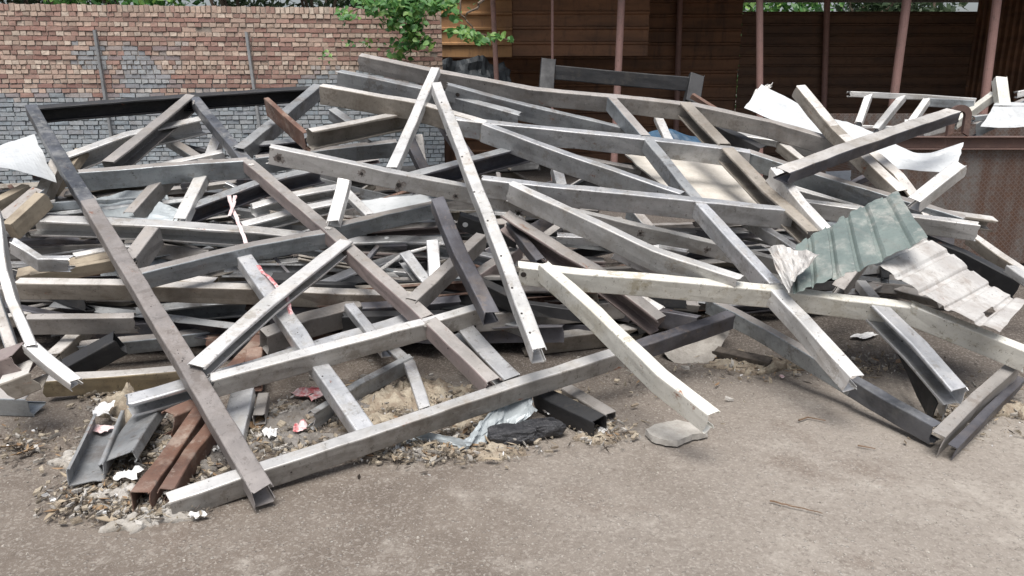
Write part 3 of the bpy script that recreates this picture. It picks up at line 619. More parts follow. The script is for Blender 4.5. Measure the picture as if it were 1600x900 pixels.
from mathutils.bvhtree import BVHTree
def wmat(o):
    m = Matrix.Translation(o.location) @ o.rotation_euler.to_matrix().to_4x4()
    return wmat(o.parent) @ m if o.parent else m
def stick(o, x, y, r, mat, name, star=0, th=.0015, lift=.0008):
    m = wmat(o); inv = m.inverted(); bv = BVHTree.FromPolygons([v.co for v in o.data.vertices], [p.vertices for p in o.data.polygons])
    org = inv @ EYE; d = (inv.to_3x3() @ ray(x, y)).normalized(); hit, nn, _, _ = bv.ray_cast(org, d)
    if hit is None: return None
    if nn.dot(d) > 0: nn = -nn
    Xa, Ya, Za = frame_of(Vector((1, .001, .001)), nn); n = 22 if star else 10; V = []; F = []
    for z in (0, th):
        for i in range(n):
            a = 6.2832 * i / n; rr = r * (random.uniform(.45, 1.25) if star else 1); V.append((Xa * math.cos(a) + Ya * math.sin(a)) * rr + Za * z)
    if star: V[n:] = [V[i] + Za * th for i in range(n)]
    for i in range(n): F.append((i, (i + 1) % n, n + (i + 1) % n, n + i))
    F.append(tuple(range(n, 2 * n))); me = bpy.data.meshes.new(name); me.from_pydata([tuple(v) for v in V], [], F); me.materials.append(mat)
    c = bpy.data.objects.new(name, me); COL.objects.link(c); c.parent = o; c.location = hit + nn * lift; return c
byl = {o.get('label', ''): o for o in COL.objects}
def find(t): return [o for l, o in byl.items() if t in l][0]
H_ = find('long off-white beam'); M['burn'] = simple('burn_mark', (.13, .11, .10), (.30, .28, .26), 40, .9)
for x, y, r in ((436, 247, .016), (565, 271, .012), (623, 289, .020), (712, 306, .012), (810, 333, .014), (1000, 364, .012), (1105, 390, .012)):
    stick(H_, x, y, r * 2.0, M['burn'], 'burn_mark', star=1); stick(H_, x, y, r * .8, M['hole'], 'bolt_hole', lift=.003)
C_ = find('pale beam leaning steeply')
for x, y in ((690, 160), (700, 200), (722, 245), (741, 300), (762, 345), (783, 400), (800, 450), (815, 490), (828, 520)): stick(C_, x, y, .006, M['hole'], 'bolt_hole')
pur = [o for o in FR2.children if 'label' not in o.keys()] + [o for o in FR1.children]
rs = random.Random(5)
for o in pur:
    m = wmat(o); xs = [v.co.x for v in o.data.vertices]; L = max(xs)
    for _ in range(int(1 + L * 1.1)):
        p = m @ Vector((rs.uniform(.06, .94) * L, 0, rs.uniform(-.03, .04))); x, y, d = proj(p); stick(o, x, y, rs.choice([.002, .0025, .004]), M['hole'], 'screw_hole')
for o in FR2.children:
    x, y, _ = proj(wmat(o) @ Vector((.02, 0, 0)))
    if o.name.startswith('purlin') and abs(x - 812) < 12: stick(o, 818, 429, .016, M['hole'], 'bolt_hole')
stick(find('dark grey beam with a square hole'), 715, 148, .016, M['hole'], 'square_hole'); stick(find('black beam with a round white hole'), 727, 351, .018, M['white'], 'round_hole')
for o, x, y in ((FR1, 513, 357), (FR1, 668, 507), (FR1, 393, 258), (FR1, 303, 160)):
    for ch in o.children:
        q = stick(ch, x, y, .022, M['S'], 'joint_plate', star=1, th=.003, lift=.002)
        if q: break
stick(find('grey beam with a pale washer'), 604, 372, .016, M['white'], 'washer')

# ------------------------------------------------------------------ buried scrap that fills the heap
SIL = [(-60, 262), (60, 262), (120, 268), (200, 262), (330, 268), (400, 262), (480, 250), (600, 232), (700, 205), (760, 222), (900, 238), (945, 245), (965, 338), (1215, 338), (1235, 258), (1290, 250), (1370, 262), (1400, 300), (1440, 330), (1560, 372), (1640, 390)]
def lerp_tab(tab, x):
    if x <= tab[0][0]: return tab[0][1]
    for (a, b), (c, d) in zip(tab, tab[1:]):
        if x <= c: return b + (d - b) * (x - a) / (c - a)
    return tab[-1][1]
def depth_lim(x, y):
    d = (F1(x, y) if x < 640 else F2(x, y)) if True else 5
    if 600 < x < 760: d = max(F1(x, y), F2(x, y))
    return max(d + .35, 5.0 if x < 1120 else 5.5)
def ok(p, m=8):
    x, y, d = proj(p)
    return p.z > .03 and y > lerp_tab(SIL, x) + m and d > depth_lim(x, y) and -260 < x < 1640 and (x < 1390 or d < 6.0) and d < 8.6
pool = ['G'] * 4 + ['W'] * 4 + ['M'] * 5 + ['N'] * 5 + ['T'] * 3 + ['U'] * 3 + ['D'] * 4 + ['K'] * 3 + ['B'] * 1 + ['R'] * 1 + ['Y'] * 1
FILL = {'G': 'grey steel section buried among others inside the heap', 'W': 'pale steel section buried among others inside the heap', 'M': 'dull dark grey steel section buried inside the heap', 'N': 'brown grey steel section buried inside the heap',
        'T': 'mud stained steel section buried inside the heap', 'U': 'blue grey steel section buried inside the heap', 'D': 'scorched steel section buried inside the heap', 'K': 'black steel section buried inside the heap',
        'B': 'red brown steel section buried inside the heap', 'R': 'rusty steel section buried inside the heap', 'Y': 'ochre steel section buried inside the heap'}
cnt = 0; tries = 0; fillers = []
while cnt < 235 and tries < 12000:
    tries += 1
    x = random.uniform(-200, 1560); y = random.uniform(lerp_tab(SIL, x) + 12, 545); dl = depth_lim(x, y)
    d = dl + abs(random.gauss(0, .9)) * (1 if cnt > 60 else .5)
    c = P(x, y, d)
    if c.z < .05 or d > 8.4: continue
    L = random.uniform(.5, 2.6) * (.7 if cnt > 120 else 1); az = random.gauss(0, .55) if random.random() < .65 else random.uniform(0, math.pi); el = random.gauss(0, .13) if random.random() < .8 else random.uniform(-.9, .9)
    dr = Vector((math.cos(az) * math.cos(el), math.sin(az) * math.cos(el), math.sin(el))); a, b = c - dr * L / 2, c + dr * L / 2
    if not (ok(a) and ok(b) and ok(c)): continue
    mt = random.choice(pool) if d - dl < .55 else random.choice(['K', 'D', 'D', 'M', 'N', 'T', 'K', 'B', 'M']); h = random.choice([.03, .04, .06, .08, .1, .1]); ww = random.choice([.03, .04, .05, .06])  # deeper pieces get darker steels: the heap's inner shade put into colour
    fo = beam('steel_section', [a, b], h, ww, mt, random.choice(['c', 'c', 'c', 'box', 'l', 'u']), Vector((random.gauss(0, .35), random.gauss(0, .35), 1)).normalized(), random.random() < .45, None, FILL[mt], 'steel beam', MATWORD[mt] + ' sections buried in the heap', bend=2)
    fillers.append((fo, mt, proj(c), L, abs(el), az)); cnt += 1
LM = [(40, 300, 'under the smooth white sheet'), (60, 400, 'by the folded riveted beam'), (100, 480, 'between the two left stained beams'), (150, 240, 'below the wide pale channel'), (200, 320, 'behind the smooth grey sheet'),
      (240, 400, 'by the thick stub'), (300, 300, 'near the pale struts at left'), (330, 430, 'by the bright ochre strip'), (370, 340, 'around the pink tape knot'), (300, 500, 'behind the lower left rafter'), (430, 300, 'behind the scorched rafter'),
      (450, 420, 'by the red and white tape'), (500, 490, 'near the ochre-ended tube'), (540, 330, 'by the upright white strut'), (620, 330, 'under the white board'), (620, 430, 'behind the red brown rafter'), (650, 240, 'below the short white strut'),
      (700, 450, 'behind the charcoal strut'), (760, 380, 'behind the steep pale beam'), (780, 270, 'right of the steep pale beam'), (850, 400, 'under the mauve brown channel'), (880, 290, 'between first and second purlins'), (900, 500, 'under the cream purlin'),
      (980, 360, 'under the bright diagonal'), (1010, 460, 'right of the mauve channel'), (1000, 270, 'beside the dusty board'), (1100, 390, 'below the dusty board'), (1150, 260, 'by the upper right rafter'), (1180, 430, 'left of the curled flap'), (1120, 500, 'above the concrete chunk'),
      (1250, 300, 'by the stubby pale beam'), (1300, 420, 'beneath the green sheet'), (1350, 280, 'by the rust-flaked beam'), (1450, 350, 'beside the skip'), (1420, 450, 'behind the torn white sheet')]
# thin strips, angles and rods wedged between the larger members
cnt3 = tries = 0
while cnt3 < 75 and tries < 6000:
    tries += 1
    x = random.uniform(-40, 1330); y = random.uniform(lerp_tab(SIL, x) + 14, 520); d = depth_lim(x, y) + abs(random.gauss(0, .25)) - .05; c = P(x, y, d)
    if c.z < .08: continue
    L = random.uniform(.3, 1.3); az = random.gauss(0, .6) if random.random() < .6 else random.uniform(0, math.pi); el = random.gauss(0, .25)
    dr = Vector((math.cos(az) * math.cos(el), math.sin(az) * math.cos(el), math.sin(el))); a, b = c - dr * L / 2, c + dr * L / 2
    if not (a.z > .03 and b.z > .03 and all(proj(q)[1] > lerp_tab(SIL, proj(q)[0]) + 6 and proj(q)[2] > depth_lim(*proj(q)[:2]) - .15 for q in (a, b))): continue
    mt = random.choice(['G', 'W', 'W', 'M', 'N', 'D', 'T', 'R', 'U'])
    mid = c + Vector((random.gauss(0, .03), random.gauss(0, .03), random.gauss(0, .03)))
    fo = beam('steel_strip', [a, mid, b], random.choice([.02, .03, .04]), random.choice([.015, .02, .03]), mt, random.choice(['l', 'flat', 'u', 'l']), Vector((random.gauss(0, .4), random.gauss(0, .4), 1)).normalized(), False, None, 'x', 'metal strip', 'thin strips wedged in the heap', bend=3)
    fo['thin'] = 1; fillers.append((fo, mt, proj(c), L, abs(el), az)); cnt3 += 1
cnt2 = tries = 0
while cnt2 < 120 and tries < 6000:
    tries += 1
    x = random.uniform(-60, 1480) if random.random() < .6 else random.uniform(560, 1130); y = random.uniform(440, 556 if x < 1110 else 500); d = (1.6 - random.uniform(.05, .38)) / -ray(x, y).z
    if d < max((F1(x, y) if x < 640 else F2(x, y)) + .3, 4.55 if x < 1110 else 5.3) or d > 7.5: continue
    if x > 960 and y > 492 and d < 5.6: continue
    c = P(x, y, d); L = random.uniform(.5, 1.9); az = random.gauss(0, .5); el = random.gauss(0, .06); dr = Vector((math.cos(az), math.sin(az), math.sin(el))); a, b = c - dr * L / 2, c + dr * L / 2
    if min(a.z, b.z) < .04 or not all(proj(q)[2] > max((F1(*proj(q)[:2]) if proj(q)[0] < 640 else F2(*proj(q)[:2])) + .25, 4.45 if proj(q)[0] < 1110 else 5.2) for q in (a, b)): continue
    mt = random.choice(['K', 'K', 'D', 'D', 'N', 'T', 'M', 'R', 'N'])  # mostly dark steels: shade low in the heap put into colour
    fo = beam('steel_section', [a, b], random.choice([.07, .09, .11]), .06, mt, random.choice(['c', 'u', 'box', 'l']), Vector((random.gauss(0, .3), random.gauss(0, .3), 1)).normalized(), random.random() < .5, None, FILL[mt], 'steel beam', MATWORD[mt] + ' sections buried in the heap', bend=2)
    fillers.append((fo, mt, proj(c), L, abs(el), az)); cnt2 += 1
print('low filler', cnt2)
by = {}
for fo, mt, c, L, el, az in fillers:
    lm = min(LM, key=lambda q: (q[0] - c[0]) ** 2 + 2 * (q[1] - c[1]) ** 2)[2]
    sz = 'very short' if L < .65 else 'short' if L < .9 else ('long' if L > 1.7 else 'medium'); inc = 'level' if el < .12 else ('slanting' if el < .35 else 'steep')
    wd_ = 'thin strip' if 'thin' in fo.keys() else 'section'
    if 'thin' in fo.keys(): del fo['thin']
    by.setdefault(f'{sz} {inc} {MATWORD[mt]} {wd_} {lm}', []).append((c[1], fo))
for k_, v_ in by.items():
    v_.sort(key=lambda q: q[0])
    for i_, (_, fo) in enumerate(v_): fo['label'] = k_ if len(v_) == 1 else ('upper ', 'lower ', 'lowest ', 'hidden ', 'deepest ', 'innermost ')[min(i_, 5)] + k_
print('filler', cnt)

# ------------------------------------------------------------------ sheets
def sheet(name, A, B, mat, label, cat='metal sheet', nu=28, nv=8, ridges=0, amp=.012, wob=.01, rag=.006, th=.002, group=None, torn=None):
    """A and B: opposite long edges as (x, y, d) polylines of equal length"""
    A = [p if isinstance(p, Vector) else P(*p) for p in A]; B = [p if isinstance(p, Vector) else P(*p) for p in B]
    def cr(pl, u):
        n = len(pl) - 1; s = min(u * n, n - 1e-6); i = int(s); f = s - i
        p0, p1, p2, p3 = pl[max(i - 1, 0)], pl[i], pl[i + 1], pl[min(i + 2, n)]
        if n < 2: return p1.lerp(p2, f)
        return .5 * ((2 * p1) + (p2 - p0) * f + (2 * p0 - 5 * p1 + 4 * p2 - p3) * f * f + (3 * p1 - p0 - 3 * p2 + p3) * f ** 3)
    c = sum(A + B, Vector()) / (len(A) + len(B)); nn = (A[-1] - A[0]).cross(B[0] - A[0]).normalized(); sd = random.uniform(0, 50)
    X, Y, Z = frame_of(A[-1] - A[0], nn); rot = Matrix((X, Y, Z)).transposed(); inv = rot.transposed()
    V = []
    for side in (0, 1):
        for j in range(nv + 1):
            for i in range(nu + 1):
                u, v = i / nu, j / nv; p = cr(A, u).lerp(cr(B, u), v)
                h = wob * noise.noise(Vector((u * 4 + sd, v * 2.5, sd))) + .3 * wob * noise.noise(Vector((u * 14 + sd, v * 9, sd)))
                if ridges:
                    q = (u * ridges) % 1; h += amp * (max(0, min(1, min(q - .06, .34 - q) / .07)))
                if i in (0, nu): p = p + X * rag * 2 * noise.noise(Vector((v * 9, sd, i)))
                if j in (0, nv): p = p + Y * rag * 2 * noise.noise(Vector((u * 16, sd, j)))
                V.append(inv @ (p + nn * (h + (th if side else 0)) - c))
    k = (nu + 1) * (nv + 1); w1 = nu + 1; F = []
    for j in range(nv):
        for i in range(nu):
            if torn and torn(i / nu, j / nv): continue
            a = j * w1 + i; F.append((a, a + 1, a + 1 + w1, a + w1)); F.append((k + a, k + a + w1, k + a + 1 + w1, k + a + 1))
    for i in range(nu): F += [(i, k + i, k + i + 1, i + 1), (nv * w1 + i, nv * w1 + i + 1, k + nv * w1 + i + 1, k + nv * w1 + i)]
    for j in range(nv): F += [(j * w1, (j + 1) * w1, k + (j + 1) * w1, k + j * w1), (j * w1 + nu, k + j * w1 + nu, k + (j + 1) * w1 + nu, (j + 1) * w1 + nu)]
    return tag(mesh_obj(name, V, F, M[mat], c, rot), label, cat, group)
sheet('metal_sheet', [(1236, 390, 4.2), (1290, 355, 4.35), (1345, 322, 4.45), (1402, 297, 4.55)], [(1240, 456, 3.92), (1300, 436, 3.95), (1372, 408, 4.0), (1449, 371, 4.05)], 'green', 'green corrugated sheet torn along its upper edge, on top of the right side', ridges=6, nu=96, amp=.018, wob=.010, rag=.012)
sheet('metal_sheet', [(1198, 384, 4.1), (1235, 388, 4.05), (1280, 394, 3.95)], [(1232, 458, 3.88), (1240, 440, 3.86), (1252, 425, 3.85)], 'dirtywhite', 'curled dirty white flap at the left end of the green sheet', nu=16, wob=.04, rag=.006)
sheet('metal_sheet', [(1448, 371, 4.5), (1500, 405, 4.4), (1553, 448, 4.25), (1606, 470, 4.1)], [(1366, 408, 4.05), (1420, 445, 3.95), (1487, 484, 3.85), (1563, 518, 3.7)], 'dirtywhite', 'dirty white corrugated sheet with a punched hole at its right end', ridges=5, nu=96, amp=.013, wob=.010, torn=lambda u, v: .80 < u < .84 and .45 < v < .65)
sheet('metal_sheet', [(1190, 132, 6.5), (1290, 182, 6.3), (1330, 192, 6.2), (1378, 214, 6.1), (1440, 240, 5.9), (1506, 222, 5.8)], [(1163, 168, 6.3), (1240, 203, 6.1), (1290, 224, 6.0), (1345, 245, 5.8), (1400, 262, 5.7), (1492, 270, 5.6)], 'white', 'long wavy white sheet hanging behind the rust-flaked beam toward the skip', nu=50, wob=.025)
sheet('metal_sheet', [(-70, 240, 5.5), (0, 228, 5.6), (53, 210, 5.8)], [(-60, 262, 4.9), (18, 264, 4.9), (90, 286, 5.2)], 'white', 'smooth white sheet slumped over the left edge of the heap', wob=.012)
sheet('metal_sheet', [(143, 312, 5.4), (200, 297, 5.6), (262, 305, 5.6)], [(165, 352, 5.1), (215, 352, 5.1), (276, 350, 5.2)], 'sheetgrey', 'smooth grey sheet under the upper cross beam at left', wob=.02)
sheet('metal_sheet', [(225, 348, 5.05), (248, 315, 5.25)], [(285, 350, 5.1), (282, 328, 5.2)], 'sheetgrey', 'small grey sheet corner left of the pale strut', nu=8)
sheet('white_board', [(556, 314, 5.35), (690, 300, 5.6)], [(566, 338, 5.15), (690, 322, 5.25)], 'white', 'flat white board above the right-hand blue grey cross beam', 'board', wob=.005)
sheet('white_board', [(600, 352, 5.5), (700, 338, 5.7)], [(580, 376, 5.3), (700, 374, 5.4)], 'white', 'pale board seen under the right-hand blue grey cross beam', 'board', wob=.005)
sheet('dusty_board', [(975, 240, 6.0), (1140, 255, 6.0)], [(1070, 322, 5.15), (1215, 332, 5.15)], 'board', 'dusty beige board lying flat under the right frame between two rafters', 'board', wob=.008, rag=.015, th=.012)
sheet('metal_sheet', [(1270, 345, 5.6), (1330, 350, 5.5)], [(1290, 385, 5.3), (1340, 392, 5.2)], 'sheetgrey', 'grey sheet scrap in the shade left of the green sheet', nu=10)
sheet('metal_sheet', [(1290, 268, 6.3), (1330, 266, 6.3)], [(1292, 292, 6.1), (1328, 290, 6.1)], 'white', 'small white square sheet behind the crossing channel', nu=8)
sheet('metal_sheet', [(1180, 140, 6.9), (1208, 128, 7.0)], [(1172, 160, 6.8), (1205, 138, 6.9)], 'dirtywhite', 'folded beige scrap on the upper tip of the wavy white sheet', nu=10, wob=.04)
sheet('metal_sheet', [PG(618, 694, .01), PG(665, 690, .01), PG(728, 708, .01)], [PG(630, 680, .03), PG(680, 678, .05), PG(736, 692, .06)], 'sheetgrey', 'narrow creased grey strip on the dirt under the front rail', nu=20, wob=.012)
sheet('metal_sheet', [PG(726, 710, .01), PG(765, 690, .02), PG(800, 668, .03), PG(838, 640, .08)], [PG(728, 690, .06), PG(755, 655, .09), PG(785, 622, .12), PG(826, 600, .16)], 'sheetgrey', 'crumpled grey sheet sticking out beneath the front rail beside the charred lump', nu=36, nv=10, wob=.05, rag=.01)

# ------------------------------------------------------------------ black post-and-rail piece standing on the heap
bk = empty('black_rail_frame', P(855, 150, 7.0), 'black rail between two black upright posts standing on top of the heap', 'steel frame')
for a, b in (((857, 95, 7.0), (853, 145, 6.95)), ((1087, 120, 7.0), (1080, 162, 6.95))):
    beam('post', px(a, b), .11, .13, 'K', 'box', Vector((0, 1, 0)), False, bk)
beam('rail', px((866, 113, 7.0), (1078, 132, 7.0)), .125, .06, 'K', 'c', parent=bk, flip=False)
# ladder-like truss behind right
lt = empty('lattice_piece', P(1400, 200, 7.2), 'white and blue lattice piece like a ladder standing in front of the dark shed', 'steel frame')
beam('top_rail', px((1326, 147, 7.2), (1450, 153, 7.2), (1522, 158, 7.2)), .05, .06, 'W', 'c', parent=lt)
beam('rail_end', px((1446, 160, 7.15), (1520, 164, 7.15)), .08, .03, 'U', 'c', parent=lt)
for a, b in (((1358, 150, 7.2), (1341, 195, 7.0)), ((1410, 153, 7.2), (1368, 205, 6.9)), ((1448, 158, 7.15), (1424, 192, 7.0))):
    beam('rung', px(a, b), .06, .06, 'W', 'c', parent=lt)
beam('lower_rail', px((1345, 198, 7.0), (1400, 200, 7.0)), .03, .03, 'W', 'c', parent=lt)

# ------------------------------------------------------------------ skip (dumpster) on the right
def skip_bin():
    a = PY(1404, 213, 6.6); z1 = a.z; x0 = a.x; y0 = 6.6; x1 = x0 + 3.4; y1 = y0 + 1.9
    t = empty('scrap_skip', (x0, y0, 0), 'rusty chequer-plate scrap skip at the right edge, filled with off-cuts', 'skip')
    m, tt, b = new_mat('rusty_chequer_plate'); k = NB(tt); co = k.coords((1, 1, 1), False)
    mp = k.n('ShaderNodeMapping'); mp.inputs['Rotation'].default_value = (0, R(45), 0); k.l(co, mp.inputs[0])
    def bars(offs, sc):
        mm = k.n('ShaderNodeMapping'); mm.inputs['Scale'].default_value = sc; mm.inputs['Location'].default_value = offs; k.l(mp.outputs[0], mm.inputs[0])
        fr = k.n('ShaderNodeVectorMath', operation='FRACTION'); k.l(mm.outputs[0], fr.inputs[0]); sb = k.n('ShaderNodeVectorMath', operation='SUBTRACT'); k.l(fr.outputs[0], sb.inputs[0]); sb.inputs[1].default_value = (.5, .5, .5)
        ml = k.n('ShaderNodeVectorMath', operation='MULTIPLY'); k.l(sb.outputs[0], ml.inputs[0]); return ml
    A = bars((0, 0, 0), (30, 0, 30)); A.inputs[1].default_value = (1, 0, 3.2); la = k.n('ShaderNodeVectorMath', operation='LENGTH'); k.l(A.outputs[0], la.inputs[0])
    B = bars((.5, 0, .5), (30, 0, 30)); B.inputs[1].default_value = (3.2, 0, 1); lb = k.n('ShaderNodeVectorMath', operation='LENGTH'); k.l(B.outputs[0], lb.inputs[0])
    mn = k.n('ShaderNodeMath', operation='MINIMUM'); k.l(la.outputs['Value'], mn.inputs[0]); k.l(lb.outputs['Value'], mn.inputs[1])
    tread = k.ramp(mn.outputs[0], .52, .40)
    big = k.noise(k.coords((2.2, 1, .35), False), 2.2, 6, .65)
    c = k.mix(k.ramp(big, .4, .6), (.10, .058, .042), (.15, .135, .125))
    c = k.mix(k.mul(k.ramp(k.noise(co, 14, 6, .7), .45, .65), .7), c, (.11, .05, .026))
    c = k.mix(k.mul(tread, .22), c, (.26, .24, .23)); k.l(c, b.inputs['Base Color']); b.inputs['Roughness'].default_value = .65; b.inputs['Metallic'].default_value = .25
    k.bump(k.mix(.3, tread, k.noise(co, 30, 5)), .006, b)
    rm = metal('rusty_skip_frame', (.11, .06, .047), (.075, .045, .038), (.22, .15, .12), .2, .4, .15, .7)
    def bx(nm, p, q, mat, par=t):
        V = [Vector((u - p[0], v - p[1], w_ - p[2])) for w_ in (p[2], q[2]) for v in (p[1], q[1]) for u in (p[0], q[0])]
        F = [(0, 2, 3, 1), (4, 5, 7, 6), (0, 1, 5, 4), (1, 3, 7, 5), (3, 2, 6, 7), (2, 0, 4, 6)]
        o = mesh_obj(nm, V, F, mat, Vector(p), None, par); bv = o.modifiers.new('b', 'BEVEL'); bv.width = .004; bv.segments = 2; return o
    bx('front_panel', (x0, y0, .06), (x1, y0 + .008, z1 - .10), m); bx('rear_panel', (x0, y1, .06), (x1, y1 + .008, z1 + .12), m)
    bx('end_panel', (x0, y0 + .01, .06), (x0 + .008, y1 - .01, z1 - .1), m); bx('end_panel', (x1 - .008, y0 + .01, .06), (x1, y1 - .01, z1 - .1), m)
    bx('floor_plate', (x0 + .01, y0 + .01, .05), (x1 - .01, y1 - .01, .06), m)
    bx('top_rim', (x0 - .02, y0 - .05, z1 - .012), (x1 + .02, y0 + .06, z1), rm); bx('top_rim', (x0 - .02, y0 - .012, z1 - .10), (x1 + .02, y0 - .002, z1 - .0125), rm)
    bx('top_rim', (x0 - .02, y0 - .05, z1 - .112), (x1 + .02, y0 + .03, z1 - .1005), rm)
    bx('end_rim', (x0 - .05, y0 + .061, z1 - .1), (x0 + .06, y1, z1 - .001), rm)
    for u in (.0, 1.45, 2.9): bx('stiffener', (x0 + u, y0 - .045, .02), (x0 + u + .06, y0 - .001, z1 - .113), rm)
    bx('skid', (x0, y0 + .2, 0), (x1, y0 + .3, .05), rm); bx('skid', (x0, y1 - .3, 0), (x1, y1 - .2, .05), rm)
    # lifting lug: thick plate arch
    c0 = PY(1500, 213, 6.55); V = []; F = []; n = 14; ro, ri = .092, .040; hh = .17
    out = [(-ro, 0)] + [(-ro * math.cos(math.pi * i / n), hh + ro * math.sin(math.pi * i / n)) for i in range(n + 1)] + [(ro, 0)]
    inn = [(-ri, .03)] + [(-ri * math.cos(math.pi * i / n), hh + ri * math.sin(math.pi * i / n)) for i in range(n + 1)] + [(ri, .03)]
    q = len(out)
    for yy in (-.02, .02):
        for p in out + inn: V.append(Vector((p[0], yy, p[1])))
    for i in range(q - 1):
        F += [(i, i + 1, q + i + 1, q + i), (2 * q + i, 3 * q + i, 3 * q + i + 1, 2 * q + i + 1), (i, 2 * q + i, 2 * q + i + 1, i + 1), (q + i, q + i + 1, 3 * q + i + 1, 3 * q + i)]
    F += [(0, q, 3 * q, 2 * q), (q - 1, 2 * q - 1, 4 * q - 1, 3 * q - 1), (q, 2 * q - 1, 4 * q - 1, 3 * q)]
    mesh_obj('lifting_lug', V, F, rm, Vector((c0.x, y0, z1)), None, t, recalc=True)
    return x0, y0, z1
SX, SY, SZ = skip_bin()
for i, (pts, h, ww, mt, lab, nm, kd) in enumerate([
    ([(1520, 205, 7.2), (1600, 165, 7.6)], .14, .06, 'U', 'blue grey beam slanting out of the skip behind the white box', 'steel_beam', 'c'),
    ([(1490, 195, 7.0), (1552, 150, 7.3)], .08, .06, 'C', 'cream channel slanting out of the skip beside the lifting lug', 'steel_channel', 'c'),
    ([(1568, 172, 7.1), (1561, 124, 7.2)], .09, .10, 'C', 'cream post with a broken top standing in the skip', 'steel_post', 'box'),
    ([(1588, 148, 7.3), (1625, 140, 7.3)], .06, .05, 'W', 'white stub with an ochre end at the top right of the skip', 'steel_beam', 'c'),
    ([(1520, 186, 7.0), (1548, 183, 7.0)], .05, .05, 'U', 'short perforated bar inside the skip near the lug', 'steel_bar', 'c'),
    ([(1440, 206, 7.3), (1480, 196, 7.3)], .10, .06, 'W', 'pale off-cut lying in the skip left of the lug', 'steel_beam', 'c'),
    ([(1420, 190, 7.5), (1413, 245, 7.2)], .05, .08, 'W', 'pale upright off-cut behind the lattice piece', 'steel_beam', 'c')]):
    beam(nm, px(*pts), h, ww, mt, kd, label=lab, cat='steel beam')
wb = empty('white_box', P(1570, 200, 7.0), 'white flat-sided metal box resting on top of the skip', 'box')
sheet_pts = None
o = sheet('front_plate', [(1552, 166, 6.9), (1640, 167, 6.9)], [(1532, 198, 6.85), (1640, 200, 6.85)], 'white', None, None, nu=8, wob=.004)
o.parent = wb; o.location = o.location - wb.location
o = sheet('top_plate', [(1552, 165, 6.9), (1640, 166, 6.9)], [(1556, 160, 7.2), (1640, 161, 7.2)], 'white', None, None, nu=8, wob=.004)
o.parent = wb; o.location = o.location - wb.location

# ------------------------------------------------------------------ wall straps, shed
for i, (a, b, lab) in enumerate((((148, 46), (176, 222), 'thin rusty grey steel post leaning on the brick wall, left one'), ((385, 50), (399, 150), 'thin rusty grey steel post leaning on the brick wall behind the scorched brace'))):
    def onwall(q):
        r = ray(*q); n = Vector((WN.x, WN.y, 0)); tt = (WA + n * .06 - EYE).dot(n) / r.dot(n); return EYE + r * tt
    p, q = onwall(a), onwall(b); q2 = p + (q - p) * (p.z / (p.z - q.z))
    beam('wall_post', [p, q2], .055, .04, 'M', 'l', Vector((0, -1, 0)), False, None, lab, 'steel post', bend=.5)

def corr(name, x0, x1, z0, z1, Y, mat, parent, horizontal=True, pitch=.27, depth=.045, th=.01, axis='x'):
    """ribbed cladding; ribs run horizontally or vertically. axis x: spans X at fixed Y; axis y: spans Y at fixed X"""
    prof = []; L = (z1 - z0) if horizontal else (x1 - x0); s = 0
    while s < L:
        for ds, h in ((0, 0), (pitch * .72, 0), (pitch * .80, depth), (pitch * .92, depth)):
            if s + ds < L: prof.append((s + ds, h))
        s += pitch
    prof.append((L, 0)); V = []; F = []; n = len(prof); cuts = 9
    for side in (0, 1):
        for c in range(cuts):
            f = c / (cuts - 1)
            for s, h in prof:
                wv = .012 * noise.noise(Vector((f * 9, s * 1.2, Y)))
                a, z = (x0 + (x1 - x0) * f, z0 + s) if horizontal else (x0 + s, z0 + (z1 - z0) * f)
                y = Y - h + wv + side * th
                V.append(Vector((a, y, z)) if axis == 'x' else Vector((y, a, z)))
    k = cuts * n
    for c in range(cuts - 1):
        for i in range(n - 1):
            a = c * n + i; F.append((a, a + 1, a + 1 + n, a + n)); F.append((k + a, k + a + n, k + a + 1 + n, k + a + 1))
    o = V[0].copy(); V = [v - o for v in V]
    return mesh_obj(name, V, F, mat, o, None, parent)
def cladding(name, c1, c2, c3):
    m, t, b = new_mat(name); k = NB(t); co = k.coords((1, 1, 1), True)
    c = k.mix(k.ramp(k.noise(k.coords((.5, .5, 3)), 1.2, 5), .35, .65), c1, c2)
    c = k.mix(k.mul(k.ramp(k.noise(k.coords((3, 3, .6)), 1.5, 6, .7), .5, .7), .6), c, c3)
    c = k.mix(k.mul(k.ramp(k.noise(co, 9, 6, .7), .5, .7), .35), c, tuple(x * .4 for x in c2))
    k.l(c, b.inputs['Base Color']); b.inputs['Roughness'].default_value = .7; return m
M['clad'] = cladding('brown_cladding', (.26, .13, .07), (.16, .085, .05), (.07, .045, .035))
M['cladorange'] = cladding('ochre_cladding', (.38, .21, .09), (.27, .14, .065), (.13, .08, .055))
M['claddark'] = cladding('dark_cladding', (.18, .10, .06), (.11, .065, .045), (.16, .08, .045))
def zat(x, y, Y): return PY(x, y, Y).z
def xat(x, Y): return PY(x, 132, Y).x
shed = empty('open_shed', (3, 14, 0), 'dark open-fronted shed of ribbed brown sheeting behind the right of the heap', 'shed')
YB = 16.2
corr('upper_cladding', xat(660, YB), xat(1152, YB), 1.9, 3.35, YB, M['clad'], shed)
corr('lower_cladding', xat(660, YB), xat(1152, YB), 0, 1.93, YB + .05, M['clad'], shed)
corr('dark_cladding', xat(1152, YB), xat(1512, YB) + .02, 0, zat(1300, 18, YB), YB, M['claddark'], shed, pitch=.2)
corr('side_cladding', 11.6, YB - .01, 0, 3.3, xat(1512, YB), M['clad'], shed, horizontal=False, pitch=.2, axis='y')
corr('ochre_cladding', xat(672, 13.9), xat(800, 13.9), zat(700, 89, 13.9), 3.3, 13.9, M['cladorange'], shed, pitch=.25)
